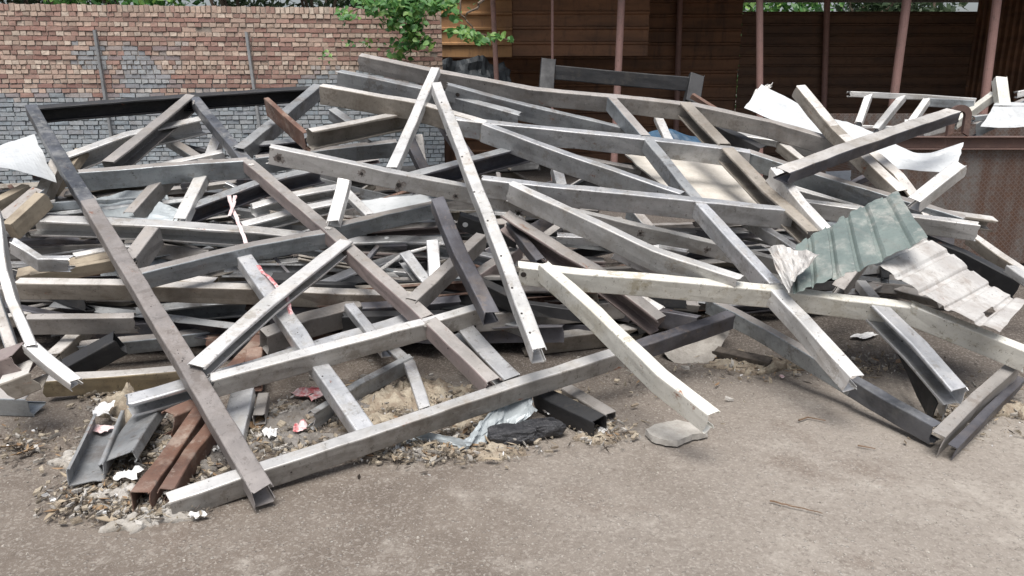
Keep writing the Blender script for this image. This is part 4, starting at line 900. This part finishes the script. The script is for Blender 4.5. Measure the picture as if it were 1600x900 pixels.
corr('middle_cladding', xat(800, 13.9) + .01, xat(1010, 13.9), zat(700, 89, 13.9) + .02, 3.3, 13.93, M['clad'], shed, pitch=.25)  # browner than the ochre panel: shade and stain put into the colour
corr('dark_side_cladding', 13.95, YB, 0, 3.2, xat(692, 13.9), M['claddark'], shed, horizontal=False, pitch=.2, axis='y')
# roof: tilted sheet, front eave higher
def roof():
    x0, x1 = xat(745, 13.9), xat(1512, YB) + .5; V = []; F = []; n = 60
    zf, zb = 3.62, 3.34
    for side in (0, .03):
        for j, (y, z) in enumerate(((11.3, zf), (YB + .6, zb))):
            for i in range(n + 1):
                q = i % 2; V.append(Vector((x0 + (x1 - x0) * i / n, y, z + .03 * q + side)))
    w1 = n + 1; k = 2 * w1
    for i in range(n): F += [(i, i + w1, i + w1 + 1, i + 1), (k + i, k + i + 1, k + i + w1 + 1, k + i + w1), (i, i + 1, k + i + 1, k + i), (w1 + i, k + w1 + i, k + w1 + i + 1, w1 + i + 1)]
    mesh_obj('roof', V, F, M['claddark'], None, None, shed)
    for y in (11.5, 13.0, 14.6, YB + .3):
        z = zf + (zb - zf) * (y - 11.3) / (YB + .6 - 11.3)
        beam('roof_purlin', [Vector((x0, y, z - .07)), Vector((x1, y, z - .07))], .12, .05, 'N', 'c', parent=shed, bend=.3)
roof()
def round_post(name, a, b, r, mat, parent=None, n=14):
    X, Y, Z = frame_of(b - a, Vector((0, 1, 0))); rot = Matrix((X, Y, Z)).transposed(); L = (b - a).length; V = []; F = []
    for i in range(2):
        for j in range(n): V.append(Vector((L * i, math.cos(2 * math.pi * j / n) * r, math.sin(2 * math.pi * j / n) * r)))
    for j in range(n): F.append((j, (j + 1) % n, n + (j + 1) % n, n + j))
    F += [tuple(range(n)), tuple(reversed(range(n, 2 * n)))]
    return mesh_obj(name, V, F, M[mat] if isinstance(mat, str) else mat, a, rot, parent, recalc=True)
for (xa, ya), (xb, yb), r, Y in (((863, 0), (863, 95), .025, 12.4), ((971, 0), (964, 153), .065, 12.0), ((1187, 0), (1187, 130), .06, 12.0), ((1417, 0), (1397, 150), .075, 12.0), ((1558, 0), (1537, 167), .075, 12.0), ((770, 0), (776, 127), .05, 13.5)):
    a, b = PY(xa, ya, Y), PY(xb, yb, Y); dd = (b - a) / (a.z - b.z); zt = 3.5 if Y < 13 else 3.4
    top = a + dd * (a.z - zt); bot = a + dd * a.z; round_post('post', bot, top, r * .85, 'post', shed)
for (xa, xb) in ((1062, 1058), (1292, 1288)):
    a, b = PY(xa, 20, YB - .12), PY(xb, 150, YB - .12); dd = (b - a) / (a.z - b.z); round_post('rear_post', a + dd * a.z, a + dd * (a.z - 3.3), .06, 'post', shed)
# dim things stored under the shed
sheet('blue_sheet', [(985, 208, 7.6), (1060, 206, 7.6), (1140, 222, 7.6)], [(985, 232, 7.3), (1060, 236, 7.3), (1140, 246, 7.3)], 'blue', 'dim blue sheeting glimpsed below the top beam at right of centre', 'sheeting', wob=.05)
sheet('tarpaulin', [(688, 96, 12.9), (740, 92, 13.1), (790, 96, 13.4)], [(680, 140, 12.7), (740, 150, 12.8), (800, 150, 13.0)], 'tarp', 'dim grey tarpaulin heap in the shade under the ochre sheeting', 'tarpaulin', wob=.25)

# ------------------------------------------------------------------ concrete chunks, slab, litter
def lump(name, c, rx, ry, h, mat, label=None, cat=None, group=None, seed=None, rough=.35, flat=False, kind=None, ang=0., nr=9, na=34, parent=None):
    sd = seed if seed is not None else random.uniform(0, 99); V = [Vector((0, 0, h * (1 if not flat else .9)))]; F = []
    for i in range(1, nr + 1):
        for j in range(na):
            a = 2 * math.pi * j / na; e = 1 + rough * noise.noise(Vector((math.cos(a) * 1.6 + sd, math.sin(a) * 1.6, sd))) + rough * .5 * noise.noise(Vector((math.cos(a) * 5 + sd, math.sin(a) * 5, sd)))
            f = i / nr; x, y = math.cos(a) * rx * f * e, math.sin(a) * ry * f * e
            hh = h * ((1 - f ** 2) ** .6 if not flat else (1 if f < .93 else 0)) if f < 1 else 0
            hh *= 1 + .9 * rough * noise.noise(Vector((x * 14 + sd, y * 14, sd))) + .9 * rough * noise.noise(Vector((x * 34, y * 34 + sd, sd)))
            V.append(Vector((x * math.cos(ang) - y * math.sin(ang), x * math.sin(ang) + y * math.cos(ang), hh if i < nr else -.02)))
    for j in range(na): F.append((0, 1 + j, 1 + (j + 1) % na))
    for i in range(nr - 1):
        for j in range(na): a = 1 + i * na + j; b = 1 + i * na + (j + 1) % na; F.append((a, a + na, b + na, b))
    F.append(tuple(reversed([1 + (nr - 1) * na + j for j in range(na)])))
    return tag(mesh_obj(name, V, F, M[mat] if isinstance(mat, str) else mat, c, None, parent, smooth=not flat), label, cat, group, kind)
def chunk(name, c, sx, sy, sz, mat, label, cat, rot=(0, 0, 0), seed=1, parent=None):
    bm = bmesh.new(); bmesh.ops.create_icosphere(bm, subdivisions=4, radius=1)
    for v in bm.verts:
        p = v.co.copy(); m_ = max(abs(p.x), abs(p.y), abs(p.z)); p = p.lerp(p / m_ * .8, .55)
        n1 = noise.noise(p * 1.3 + Vector((seed, 0, 0))); n2 = noise.noise(p * 6 + Vector((seed, 5, 0))); p *= 1 + .22 * n1 + .07 * n2
        v.co = Vector((p.x * sx, p.y * sy, p.z * sz))
    me = bpy.data.meshes.new(name); bm.to_mesh(me); bm.free(); me.materials.append(M[mat])
    o = bpy.data.objects.new(name, me); COL.objects.link(o); o.location = c; o.rotation_euler = rot
    if parent: o.parent = parent; o.location = c - parent.location
    return tag(o, label, cat)
def slab_piece(name, outline, d, thick, mat, label, cat):
    """broken slab: pixel outline at a leaning depth, given real thickness and rough faces"""
    pts = [P(x, y, d + (y - 540) * -.003) for x, y in outline]; c = sum(pts, Vector()) / len(pts); back = Vector((.25, .95, .1)).normalized() * thick
    bm = bmesh.new(); f0 = [bm.verts.new(p - c) for p in pts]; f1 = [bm.verts.new(p - c + back) for p in pts]; n = len(pts)
    bm.faces.new(f0); bm.faces.new(list(reversed(f1)))
    for i in range(n): bm.faces.new((f0[i], f1[i], f1[(i + 1) % n], f0[(i + 1) % n]))
    bmesh.ops.triangulate(bm, faces=bm.faces); bmesh.ops.subdivide_edges(bm, edges=bm.edges, cuts=4, use_grid_fill=True); bmesh.ops.recalc_face_normals(bm, faces=bm.faces)
    for v in bm.verts: q = v.co; v.co = q + Vector((noise.noise(q * 18), noise.noise(q * 18 + Vector((9, 0, 0))), noise.noise(q * 18 + Vector((0, 9, 0))))) * .012
    me = bpy.data.meshes.new(name); bm.to_mesh(me); bm.free(); me.materials.append(M[mat]); o = bpy.data.objects.new(name, me); COL.objects.link(o); o.location = c
    return tag(o, label, cat)
slab_piece('concrete_chunk', [(1034, 548), (1046, 524), (1142, 500), (1139, 518), (1126, 545), (1108, 574), (1086, 583), (1052, 567)], 4.62, .10, 'concrete', 'grey concrete chunk propping the right end of the front rail', 'concrete chunk')
def ground_slab(name, outline, thick, mat, label, cat):
    pts = [PG(x, y, .002) for x, y in outline]; c = sum(pts, Vector()) / len(pts); bm = bmesh.new(); n = len(pts)
    f0 = [bm.verts.new(p - c) for p in pts]; f1 = [bm.verts.new((p - c) * .97 + Vector((0, 0, thick))) for p in pts]
    bm.faces.new(f1); bm.faces.new(list(reversed(f0)))
    for i in range(n): bm.faces.new((f0[i], f0[(i + 1) % n], f1[(i + 1) % n], f1[i]))
    bmesh.ops.triangulate(bm, faces=bm.faces); bmesh.ops.subdivide_edges(bm, edges=bm.edges, cuts=5, use_grid_fill=True); bmesh.ops.recalc_face_normals(bm, faces=bm.faces)
    for v in bm.verts: q = v.co; v.co = q + Vector((noise.noise(q * 25), noise.noise(q * 25 + Vector((9, 0, 0))), .45 * noise.noise(q * 22 + Vector((0, 9, 0))) + .5 * noise.noise(q * 70))) * .006
    me = bpy.data.meshes.new(name); bm.to_mesh(me); bm.free(); me.materials.append(M[mat]); o = bpy.data.objects.new(name, me); COL.objects.link(o); o.location = c
    return tag(o, label, cat)
ground_slab('concrete_slab', [(1007, 679), (1022, 671), (1040, 667), (1056, 663), (1078, 668), (1107, 675), (1104, 684), (1082, 688), (1058, 698), (1040, 697), (1018, 690)], .028, 'slab', 'thin flat concrete slab lying by the foot of the cream diagonal', 'concrete slab')

lumps = [ # px, py, rx, ry, h, mat, label
 (235, 812, .12, .07, .035, 'fluff', 'dirty wool clump in front of the ground end of the front rail'),
 (195, 775, .10, .10, .05, 'fluff', 'whitish wool clump left of the rusted pair'),
 (110, 722, .10, .06, .05, 'fluff', 'white wool tuft left of the grey trough'),
 (290, 700, .14, .10, .05, 'fluffgrey', 'grey ash clump beside the rusty sections'),
 (320, 720, .10, .09, .06, 'fluffgrey', 'ashy clump between the rust and the left rafter'),
 (210, 650, .15, .10, .14, 'rubble', 'heap of stony rubble at the top of the grey trough'),
 (480, 650, .26, .18, .06, 'fluffgrey', 'wide grey ash patch inside the left frame'),
 (450, 690, .16, .10, .05, 'fluffgrey', 'ash patch behind the front rail'),
 (650, 625, .30, .22, .08, 'rubble', 'pale crumbly rubble heap inside the left frame'),
 (585, 660, .20, .12, .05, 'rubble', 'low sandy rubble just behind the front rail'),
 (740, 655, .12, .10, .04, 'rubble', 'small rubble patch under the front rail'),
 (640, 705, .28, .06, .03, 'fluffgrey', 'dark mat of litter in front of the front rail'),
 (760, 705, .16, .07, .04, 'rubble', 'sandy litter patch beneath the crumpled grey sheet'),
 (930, 680, .10, .07, .03, 'rubble', 'crumbs at the mouth of the thick black tube'),
 (1230, 572, .20, .10, .05, 'rubble', 'pale crumbs under the blue grey beam'),
 (1150, 572, .14, .08, .04, 'rubble', 'pale crumbs in front of the log'),
 (1570, 640, .14, .10, .05, 'rubble', 'crumbs and litter at the right edge behind the angles'),
]
for x, y, rx, ry, h, mt, lab in lumps:
    h *= .6; lump({'fluff': 'wool_clump', 'fluffgrey': 'ash_patch', 'rubble': 'rubble_patch'}[mt], PG(x, y), rx, ry, h, mt, lab, 'debris', rough=1.0, nr=14, na=60, ang=random.uniform(-.4, .4))
c = P(875, 690, 3.6)
for x, y, s, lab in ((800, 690, .085, 'charred black plastic lump beside the crumpled grey sheet'), (845, 680, .075, 'longer charred lump end near the black tube')):
    q = PG(x, y); chunk('charred_lump', Vector((q.x, q.y, .035)), s * 1.6, s * .8, .045, 'char', lab, 'charred plastic', (0, 0, .2), x)

# crumpled paper / plastic scraps
def scrap(x, y, s, mat, label, z=.02, name='paper_scrap', d=None, asp=.7, curl=.4):
    s *= .78; z *= .6; curl *= .7
    c = PG(x, y) if d is None else P(x, y, d); sd = random.uniform(0, 99); n = 9; V = []; F = []; a = random.uniform(0, 6.28)
    for j in range(n):
        for i in range(n):
            u, v = i / (n - 1) - .5, j / (n - 1) - .5
            e = 1 + .8 * noise.noise(Vector((u * 1.6 + sd, v * 1.6, 0)))
            xx, yy = u * s * e, v * s * asp * e; zz = abs(curl * s * noise.noise(Vector((u * 2.2 + sd, v * 2.2, sd)))) + .08 * curl * s * noise.noise(Vector((u * 7 + sd, v * 7, sd))) + .005
            V.append(Vector((xx * math.cos(a) - yy * math.sin(a), xx * math.sin(a) + yy * math.cos(a), max(zz, .003))))
    for j in range(n - 1):
        for i in range(n - 1): k = j * n + i; F.append((k, k + 1, k + 1 + n, k + n))
    c.z += z; return tag(mesh_obj(name, V, F, M[mat], c), label, 'scrap')
scrap(309, 810, .07, 'paper', 'small white paper scrap in front of the front rail', .005, curl=.9)
scrap(163, 665, .15, 'paper', 'white paper scrap on top of the grey trough', .12)
scrap(160, 688, .13, 'pink', 'pale pink scrap in the grey trough', .08)
scrap(205, 755, .12, 'paper', 'white rag next to the wide grey channel', .05, curl=.8)
scrap(425, 690, .10, 'paper', 'white paper scrap between the brown leaves', .05, curl=1)
scrap(470, 680, .10, 'redpaper', 'red and pink plastic scrap in the ash', .05, curl=.7)
scrap(488, 622, .20, 'redpaper', 'red striped plastic bag under the second cross beam', .02, curl=.5)
scrap(1352, 527, .26, 'paper', 'flattened white and red packet on the dirt under the cream purlin', .01, asp=.35, curl=.15)
scrap(1222, 590, .05, 'redpaper', 'tiny red scrap on the dirt below the blue grey beam', .005)
scrap(858, 650, .07, 'paper', 'white plastic bit behind the black tube', .02, curl=1)
scrap(940, 680, .08, 'paper', 'clear crumpled plastic at the mouth of the black tube', .02, curl=1)
scrap(625, 708, .07, 'paper', 'white foil scrap in the litter before the front rail', .02, curl=.8)
scrap(1555, 622, .16, 'paper', 'torn white sheet caught between the two front right angles', .08, curl=.8)
scrap(845, 672, .10, 'paper', 'pale flat scrap behind the charred lumps', .02)
scrap(395, 650, .08, 'paper', 'shiny foil scrap near the brown pipe stub', .03, curl=1)
scrap(340, 712, .07, 'paper', 'foil scrap between the ash and the left rafter', .05, curl=1)
scrap(400, 672, .16, 'leafdry', 'orange brown crumpled wrapper inside the left frame', .03, curl=.8)
scrap(375, 665, .12, 'leafdry', 'smaller orange wrapper beside the left rafter', .04, curl=.8)

# tied pink tape
def ribbon(name, pts, wd, mat, label):
    V = []; F = []; P3 = px(*pts)
    st = []
    for i in range(len(P3) - 1):
        for j in range(6): st.append(P3[i].lerp(P3[i + 1], j / 6))
    st.append(P3[-1]); sd = random.uniform(0, 9)
    for i, p in enumerate(st):
        n = noise.noise(Vector((i * .5, sd, 0))); q = p + Vector((.008 * n, -.01, .008 * n)); ww = wd * (.7 + .5 * abs(noise.noise(Vector((i * .3, sd, 4)))))
        V += [q - Vector((ww, .003 * n, 0)), q + Vector((0, -.006, 0)), q + Vector((ww, .003, 0))]
    V = [v - P3[0] for v in V]
    for i in range(len(st) - 1): a = i * 3; F += [(a, a + 1, a + 4, a + 3), (a + 1, a + 2, a + 5, a + 4)]
    o = mesh_obj(name, V, F, M[mat], P3[0]); so = o.modifiers.new('s', 'SOLIDIFY'); so.thickness = .0015; return tag(o, label, 'tape')
ribbon('plastic_tape', [(358, 306, 4.9), (366, 330, 4.85), (376, 352, 4.75), (386, 383, 4.6)], .014, 'pink', 'pink plastic tape knotted round the dark bright-edged channel')
ribbon('plastic_tape', [(368, 305, 4.9), (366, 320, 4.85), (358, 338, 4.8)], .012, 'pink', 'short tail of pink tape at the knot')
ribbon('plastic_tape', [(400, 412, 4.45), (428, 440, 4.25), (447, 462, 4.1), (456, 490, 4.05), (462, 520, 4.0)], .013, 'redpaper', 'red and white tape strip hanging across the stained beam')

# leaves
def leaf_verts(c, L, wd, az, tilt, curl, V, F):
    b = len(V); X = Vector((math.cos(az), math.sin(az), math.sin(tilt) * .5)).normalized(); Y = Vector((-math.sin(az), math.cos(az), random.uniform(-.5, .5))).normalized(); Z = Vector((0, 0, 1))
    prof = [(0, .05), (.25, .75), (.5, 1), (.75, .7), (1, .04)]
    for s, e in prof:
        zc = curl * (s - .5) ** 2
        for k in (-1, 0, 1): V.append(c + X * (s - .5) * L + Y * k * e * wd / 2 + Z * (zc + (abs(k) * e * wd * .25)))
    for i in range(4):
        for k in range(2): a = b + i * 3 + k; F.append((a, a + 1, a + 4, a + 3))
V, F, V2, F2 = [], [], [], []
zones = [(60, 700, 60, 25, 20), (30, 705, 25, 14, 10), (170, 770, 60, 30, 70), (150, 790, 60, 20, 50), (210, 700, 60, 40, 50), (300, 740, 50, 30, 40), (420, 680, 60, 25, 40), (640, 708, 90, 14, 120), (750, 700, 60, 14, 70), (940, 680, 30, 14, 36), (700, 660, 60, 20, 30), (600, 620, 70, 30, 30), (1190, 575, 70, 14, 40), (1340, 570, 40, 18, 30), (1500, 650, 40, 30, 36), (1560, 640, 40, 30, 30), (1420, 575, 30, 10, 12), (900, 600, 200, 40, 20)]
for x, y, sx, sy, n in zones:
    for _ in range(int(n * .65)):
        p = PG(x + random.gauss(0, sx * .7), y + random.gauss(0, sy * .6)); p.z = random.uniform(.006, .035)
        L = random.choice([.02, .03, .04, .05, .06, .09]) * random.uniform(.7, 1.1)
        tgt = (V, F) if random.random() < .5 else (V2, F2); leaf_verts(p, L, L * random.uniform(.15, .35), random.uniform(0, 6.3), random.gauss(0, .3), random.uniform(0, .03), *tgt)
tag(mesh_obj('leaf_litter', V, F, M['leafdry']), 'scattered brown dry leaves around the foot of the heap', 'leaf litter', kind='stuff')
tag(mesh_obj('leaf_litter', V2, F2, M['leafpale']), 'scattered pale dry leaves around the foot of the heap', 'leaf litter', kind='stuff')
for x, y, L, az, lab in ((672, 716, .12, -.7, 'long tan dry leaf in front of the crossing of strut and front rail'), (455, 752, .12, .7, 'tan dry leaf on the dirt just before the front rail'), (22, 703, .12, .3, 'pale dry leaf at the left edge of the picture'), (40, 712, .13, .9, 'curled pale dry leaf next to the leftmost one'), (328, 732, .11, -.1, 'orange brown leaf beside the ground end of the front rail')):
    V, F = [], []; p = PG(x, y); leaf_verts(Vector((0, 0, .015)), L, L * .27, az, 0, .04, V, F); tag(mesh_obj('dry_leaf', V, F, M['leafdry'], p), lab, 'leaf')
def shards(name, mat, n, label, smax, thin):
    V, F = [], []; tot = sum(q[4] for q in zones)
    for x, y, sx, sy, m in zones:
        for _ in range(int(n * m / tot)):
            p = PG(x + random.gauss(0, sx * .75), y + random.gauss(0, sy * .75)); s = smax * random.random() ** 2 + .004; b = len(V)
            u = Vector((random.gauss(0, 1), random.gauss(0, 1), random.gauss(0, .35))).normalized() * s; v = Vector((random.gauss(0, 1), random.gauss(0, 1), random.gauss(0, .5))).normalized() * s * thin; h = Vector((0, 0, s * .35 * (thin > .3) + .002)); p.z = abs(random.gauss(0, .012)) + .004
            V.extend([p - u, p + v, p + u * random.uniform(.5, 1), p - v * random.uniform(.4, 1)]); V.extend([q + h for q in V[b:b + 4]]); F.extend([(b + 4, b + 5, b + 6, b + 7), (b, b + 1, b + 5, b + 4), (b + 1, b + 2, b + 6, b + 5), (b + 2, b + 3, b + 7, b + 6), (b + 3, b, b + 4, b + 7)])
    tag(mesh_obj(name, V, F, M[mat]), label, 'litter', kind='stuff')
zones += [(420, 690, 40, 18, 40), (180, 625, 30, 18, 60), (250, 680, 60, 30, 60), (450, 700, 50, 12, 40), (480, 655, 60, 20, 60), (650, 628, 60, 16, 90), (240, 800, 60, 10, 40), (290, 700, 50, 25, 50)]
M['darkbits'] = simple('dark_litter', (.07, .06, .05), (.12, .10, .085), 30, .95)
shards('rubble_crumbs', 'rubble', 3200, 'pale crumbs of rubble around the foot of the heap', .022, .7)
shards('dark_litter', 'darkbits', 3200, 'dark shredded litter around the foot of the heap', .030, .25)
shards('straw_litter', 'leafpale', 1300, 'thin pale stalks and fibres in the litter', .045, .05)
shards('grey_litter', 'fluff', 1500, 'grey and off-white wool shreds in the litter', .030, .45)
shards('white_litter', 'paper', 380, 'tiny white scraps scattered through the litter', .012, .6)
# twigs
def twig(pts, r, mat, label, name='twig', z=None, parent=None, cat='twig'):
    cu = [Vector(p) for p in pts]; V = []; F = []; n = 5
    st = []
    for i in range(len(cu) - 1):
        for j in range(5): st.append(cu[i].lerp(cu[i + 1], j / 5) + Vector((random.gauss(0, r * .5), random.gauss(0, r * .5), 0)))
    st.append(cu[-1]); o0 = st[0]
    for i, p in enumerate(st):
        d = (st[min(i + 1, len(st) - 1)] - st[max(i - 1, 0)]); X, Y, Z = frame_of(d, Vector((.1, .2, 1))); rr = r * (1 - .6 * i / len(st))
        for j in range(n): V.append(p - o0 + (Y * math.cos(6.283 * j / n) + Z * math.sin(6.283 * j / n)) * rr)
    for i in range(len(st) - 1):
        for j in range(n): a, b = i * n + j, i * n + (j + 1) % n; F.append((a, b, b + n, a + n))
    o = mesh_obj(name, V, F, M[mat], o0, None, parent, recalc=True)
    return tag(o, label, cat) if label else o
def G(x, y, z=.01): return PG(x, y, z)
twig([P(840, 621, 3.95), P(880, 623, 3.9), P(930, 632, 3.85), P(980, 650, 3.9), G(1015, 661)], .006, 'wood', 'long thin cane lying over the black tube')
twig([G(205, 780), G(240, 792), G(262, 787), G(300, 790)], .006, 'twig', 'thin stick beside the wool clump at the front left')
twig([G(100, 765), G(130, 770), G(165, 792)], .005, 'twig', 'crooked twig at the outermost front left of the litter')
twig([G(1248, 657), G(1262, 652), G(1290, 657)], .005, 'twig', 'short dark twig on open dirt left of the blue grey beam')
twig([G(1340, 696), G(1368, 701)], .004, 'twig', 'tiny twig on open dirt below the blue grey beam')
twig([G(1203, 782), G(1235, 790), G(1285, 802)], .004, 'twig', 'thin straight twig on the pale gravel at the lower right')
twig([G(760, 630), G(830, 668), G(740, 672)], .004, 'twig', 'rusty wire loop under the front rail')
# pebbles
V, F = [], []
for _ in range(2600):
    x, y = random.uniform(-40, 1640), random.uniform(600, 930) if random.random() < .8 else random.uniform(560, 700)
    p = PG(x, y); r = random.choice([.002, .002, .003, .003, .004, .006]) * random.uniform(.7, 1.3); b = len(V)
    if random.random() < .012: r *= 2
    a0 = random.uniform(0, 6)
    for k in range(5): V.append(p + Vector((math.cos(a0 + k * 1.257) * r * random.uniform(.7, 1.3), math.sin(a0 + k * 1.257) * r * random.uniform(.7, 1.3), gz(p.x, p.y) - .002)))
    for k in range(5): V.append(p + Vector((math.cos(a0 + .3 + k * 1.257) * r * .6, math.sin(a0 + .3 + k * 1.257) * r * .6, gz(p.x, p.y) + r * random.uniform(.4, .9))))
    for k in range(5): F.append((b + k, b + (k + 1) % 5, b + 5 + (k + 1) % 5, b + 5 + k))
    F.append(tuple(b + 5 + k for k in range(5)))
tag(mesh_obj('gravel', V, F, M['stone']), 'small loose stones strewn over the dirt', 'gravel', kind='stuff')

# ------------------------------------------------------------------ vegetation
def heart(c, s, V, F, droop=1.):
    b = len(V); nrm = Vector((random.gauss(0, .5), -.45 + random.gauss(0, .35), .75)).normalized()
    X, Y, Z = frame_of(Vector((random.gauss(0, 1), random.gauss(0, .4), -.45 * droop)), nrm)
    for u, v, z in ((-.5, 0, 0), (-.42, .3, .05), (-.1, .46, .09), (.22, .3, .06), (.6, 0, -.04), (.22, -.3, .06), (-.1, -.46, .09), (-.42, -.3, .05), (.0, 0, -.02)): V.append(c + (X * u + Y * v + Z * z) * s)
    for i in range(8): F.append((b + 8, b + i, b + (i + 1) % 8))
def branch_tree():
    base = PY(640, 132, 14.4); base.z = 0; t = empty('overhanging_tree', base, 'leafy green tree behind the wall with branches hanging over its right end', 'tree')
    def limb(name, pts, r): twig(pts, r, 'bark', None, name, parent=t)
    top = base + Vector((0, .0, 4.2))
    limb('trunk', [base, base + Vector((.1, 0, 2)), top], .13)
    ca = PY(650, -60, 12.2)
    limb('branch', [base + Vector((.05, 0, 3.3)), ca, PY(620, 10, 11.6), PY(655, 60, 11.5)], .035)
    limb('branch', [ca, PY(590, 0, 11.5), PY(540, 22, 11.4)], .02)
    limb('branch', [ca, PY(722, -20, 11.2), PY(718, 20, 11.1), PY(735, 38, 11.1), PY(745, 52, 11.1), PY(795, 62, 11.1)], .016)
    limb('branch', [PY(760, -30, 11.2), PY(752, 6, 11.2), PY(728, 24, 11.2)], .03)
    V, F = [], []
    for x, y, sx, sy, n, Y in ((640, 8, 42, 16, 330, 11.5), (580, 10, 24, 12, 90, 11.5), (540, 25, 10, 8, 36, 11.4), (690, 8, 22, 10, 90, 11.5), (615, 28, 14, 14, 60, 11.6), (645, 45, 16, 18, 110, 11.5), (640, 65, 18, 12, 60, 11.5), (665, 66, 12, 9, 40, 11.5), (712, 26, 6, 8, 12, 11.3),
                               (645, -35, 70, 25, 420, 12), (715, 50, 13, 6, 36, 11.1), (735, 55, 12, 7, 40, 11.1), (750, 64, 12, 5, 36, 11.1), (775, 58, 12, 4, 22, 11.1), (798, 62, 3, 2, 4, 11.1), (625, 85, 14, 8, 22, 11.7), (580, 68, 22, 8, 16, 11.8), (510, 85, 14, 8, 16, 11.85), (545, 68, 10, 5, 8, 11.8)):
        for _ in range(n):
            p = PY(x + random.gauss(0, sx * .6), y + random.gauss(0, sy * .6), Y + random.gauss(0, .18)); heart(p, random.uniform(.06, .115) * (.6 if x < 585 and y > 60 else 1), V, F)
    for _ in range(2600):
        v = Vector((random.gauss(0, 1), random.gauss(0, 1), random.gauss(0, 1))).normalized() * random.uniform(.4, 1) ** .5
        heart(top + Vector((v.x * 1.5, v.y * 1.2, v.z * 1.0 + .8)), random.uniform(.07, .12), V, F)
    mesh_obj('foliage', V, F, M['leaf'], None, None, t)
branch_tree()
def tree(x, Y, h, r, n, label, seed):
    rnd = random.Random(seed); b = PY(x, 132, Y); b.z = 0; t = empty('tree', b, label, 'tree', 'trees behind the wall and shed')
    tp = b + Vector((rnd.uniform(-.3, .3), 0, h * .62))
    twig([b, b + Vector((.06, 0, h * .3)), tp], .15, 'bark', None, 'trunk', parent=t)
    cl = []
    for i in range(9):
        a = rnd.uniform(0, 6.28); q = tp + Vector((math.cos(a) * r * .6, math.sin(a) * r * .5, rnd.uniform(-.32, .45) * h)); cl.append(q)
        twig([b + Vector((.05, 0, h * .35)), tp.lerp(q, .5) - Vector((0, 0, .1)), q], .045, 'bark', None, 'limb', parent=t)
    V, F = [], []
    for q in cl:
        for _ in range(n // 9):
            v = Vector((rnd.gauss(0, 1), rnd.gauss(0, 1), rnd.gauss(0, 1))).normalized() * rnd.random() ** .45
            p = q + Vector((v.x * r * .55, v.y * r * .5, v.z * r * .5)); k = len(V); s = rnd.uniform(.06, .13)
            u1 = Vector((rnd.gauss(0, 1), rnd.gauss(0, 1), rnd.gauss(0, 1))).normalized() * s; u2 = Vector((rnd.gauss(0, 1), rnd.gauss(0, 1), rnd.gauss(0, .5))).normalized() * s * .6
            V.extend([p - u1, p + u2, p + u1, p - u2]); F.append((k, k + 1, k + 2, k + 3))
    mesh_obj('crown', V, F, M['leafdark'] if seed % 3 else M['leaf'], None, None, t)
for i, (x, Y, h, r, lab) in enumerate([(-120, 17, 5.0, 1.6, 'dull green tree just outside the left end of the wall top'), (60, 18, 5, 1.6, 'dull green tree behind the left part of the brick wall'), (230, 17, 4.8, 1.6, 'tree with a thick trunk behind the brick wall left of its middle'),
        (370, 16.5, 4.6, 1.5, 'dull green tree behind the middle of the brick wall'), (500, 18, 5, 1.7, 'dull green tree behind the wall left of the overhanging branches'), (1180, 20, 5, 1.9, 'tree showing above the rear shed sheeting at its left gap'),
        (1330, 20, 5, 1.9, 'brighter tree showing in the gap above the rear shed sheeting'), (1460, 20, 5, 1.8, 'rightmost tree in the gap above the rear shed sheeting')]):
    tree(x, Y, h, r, 4200, lab, i + 1)
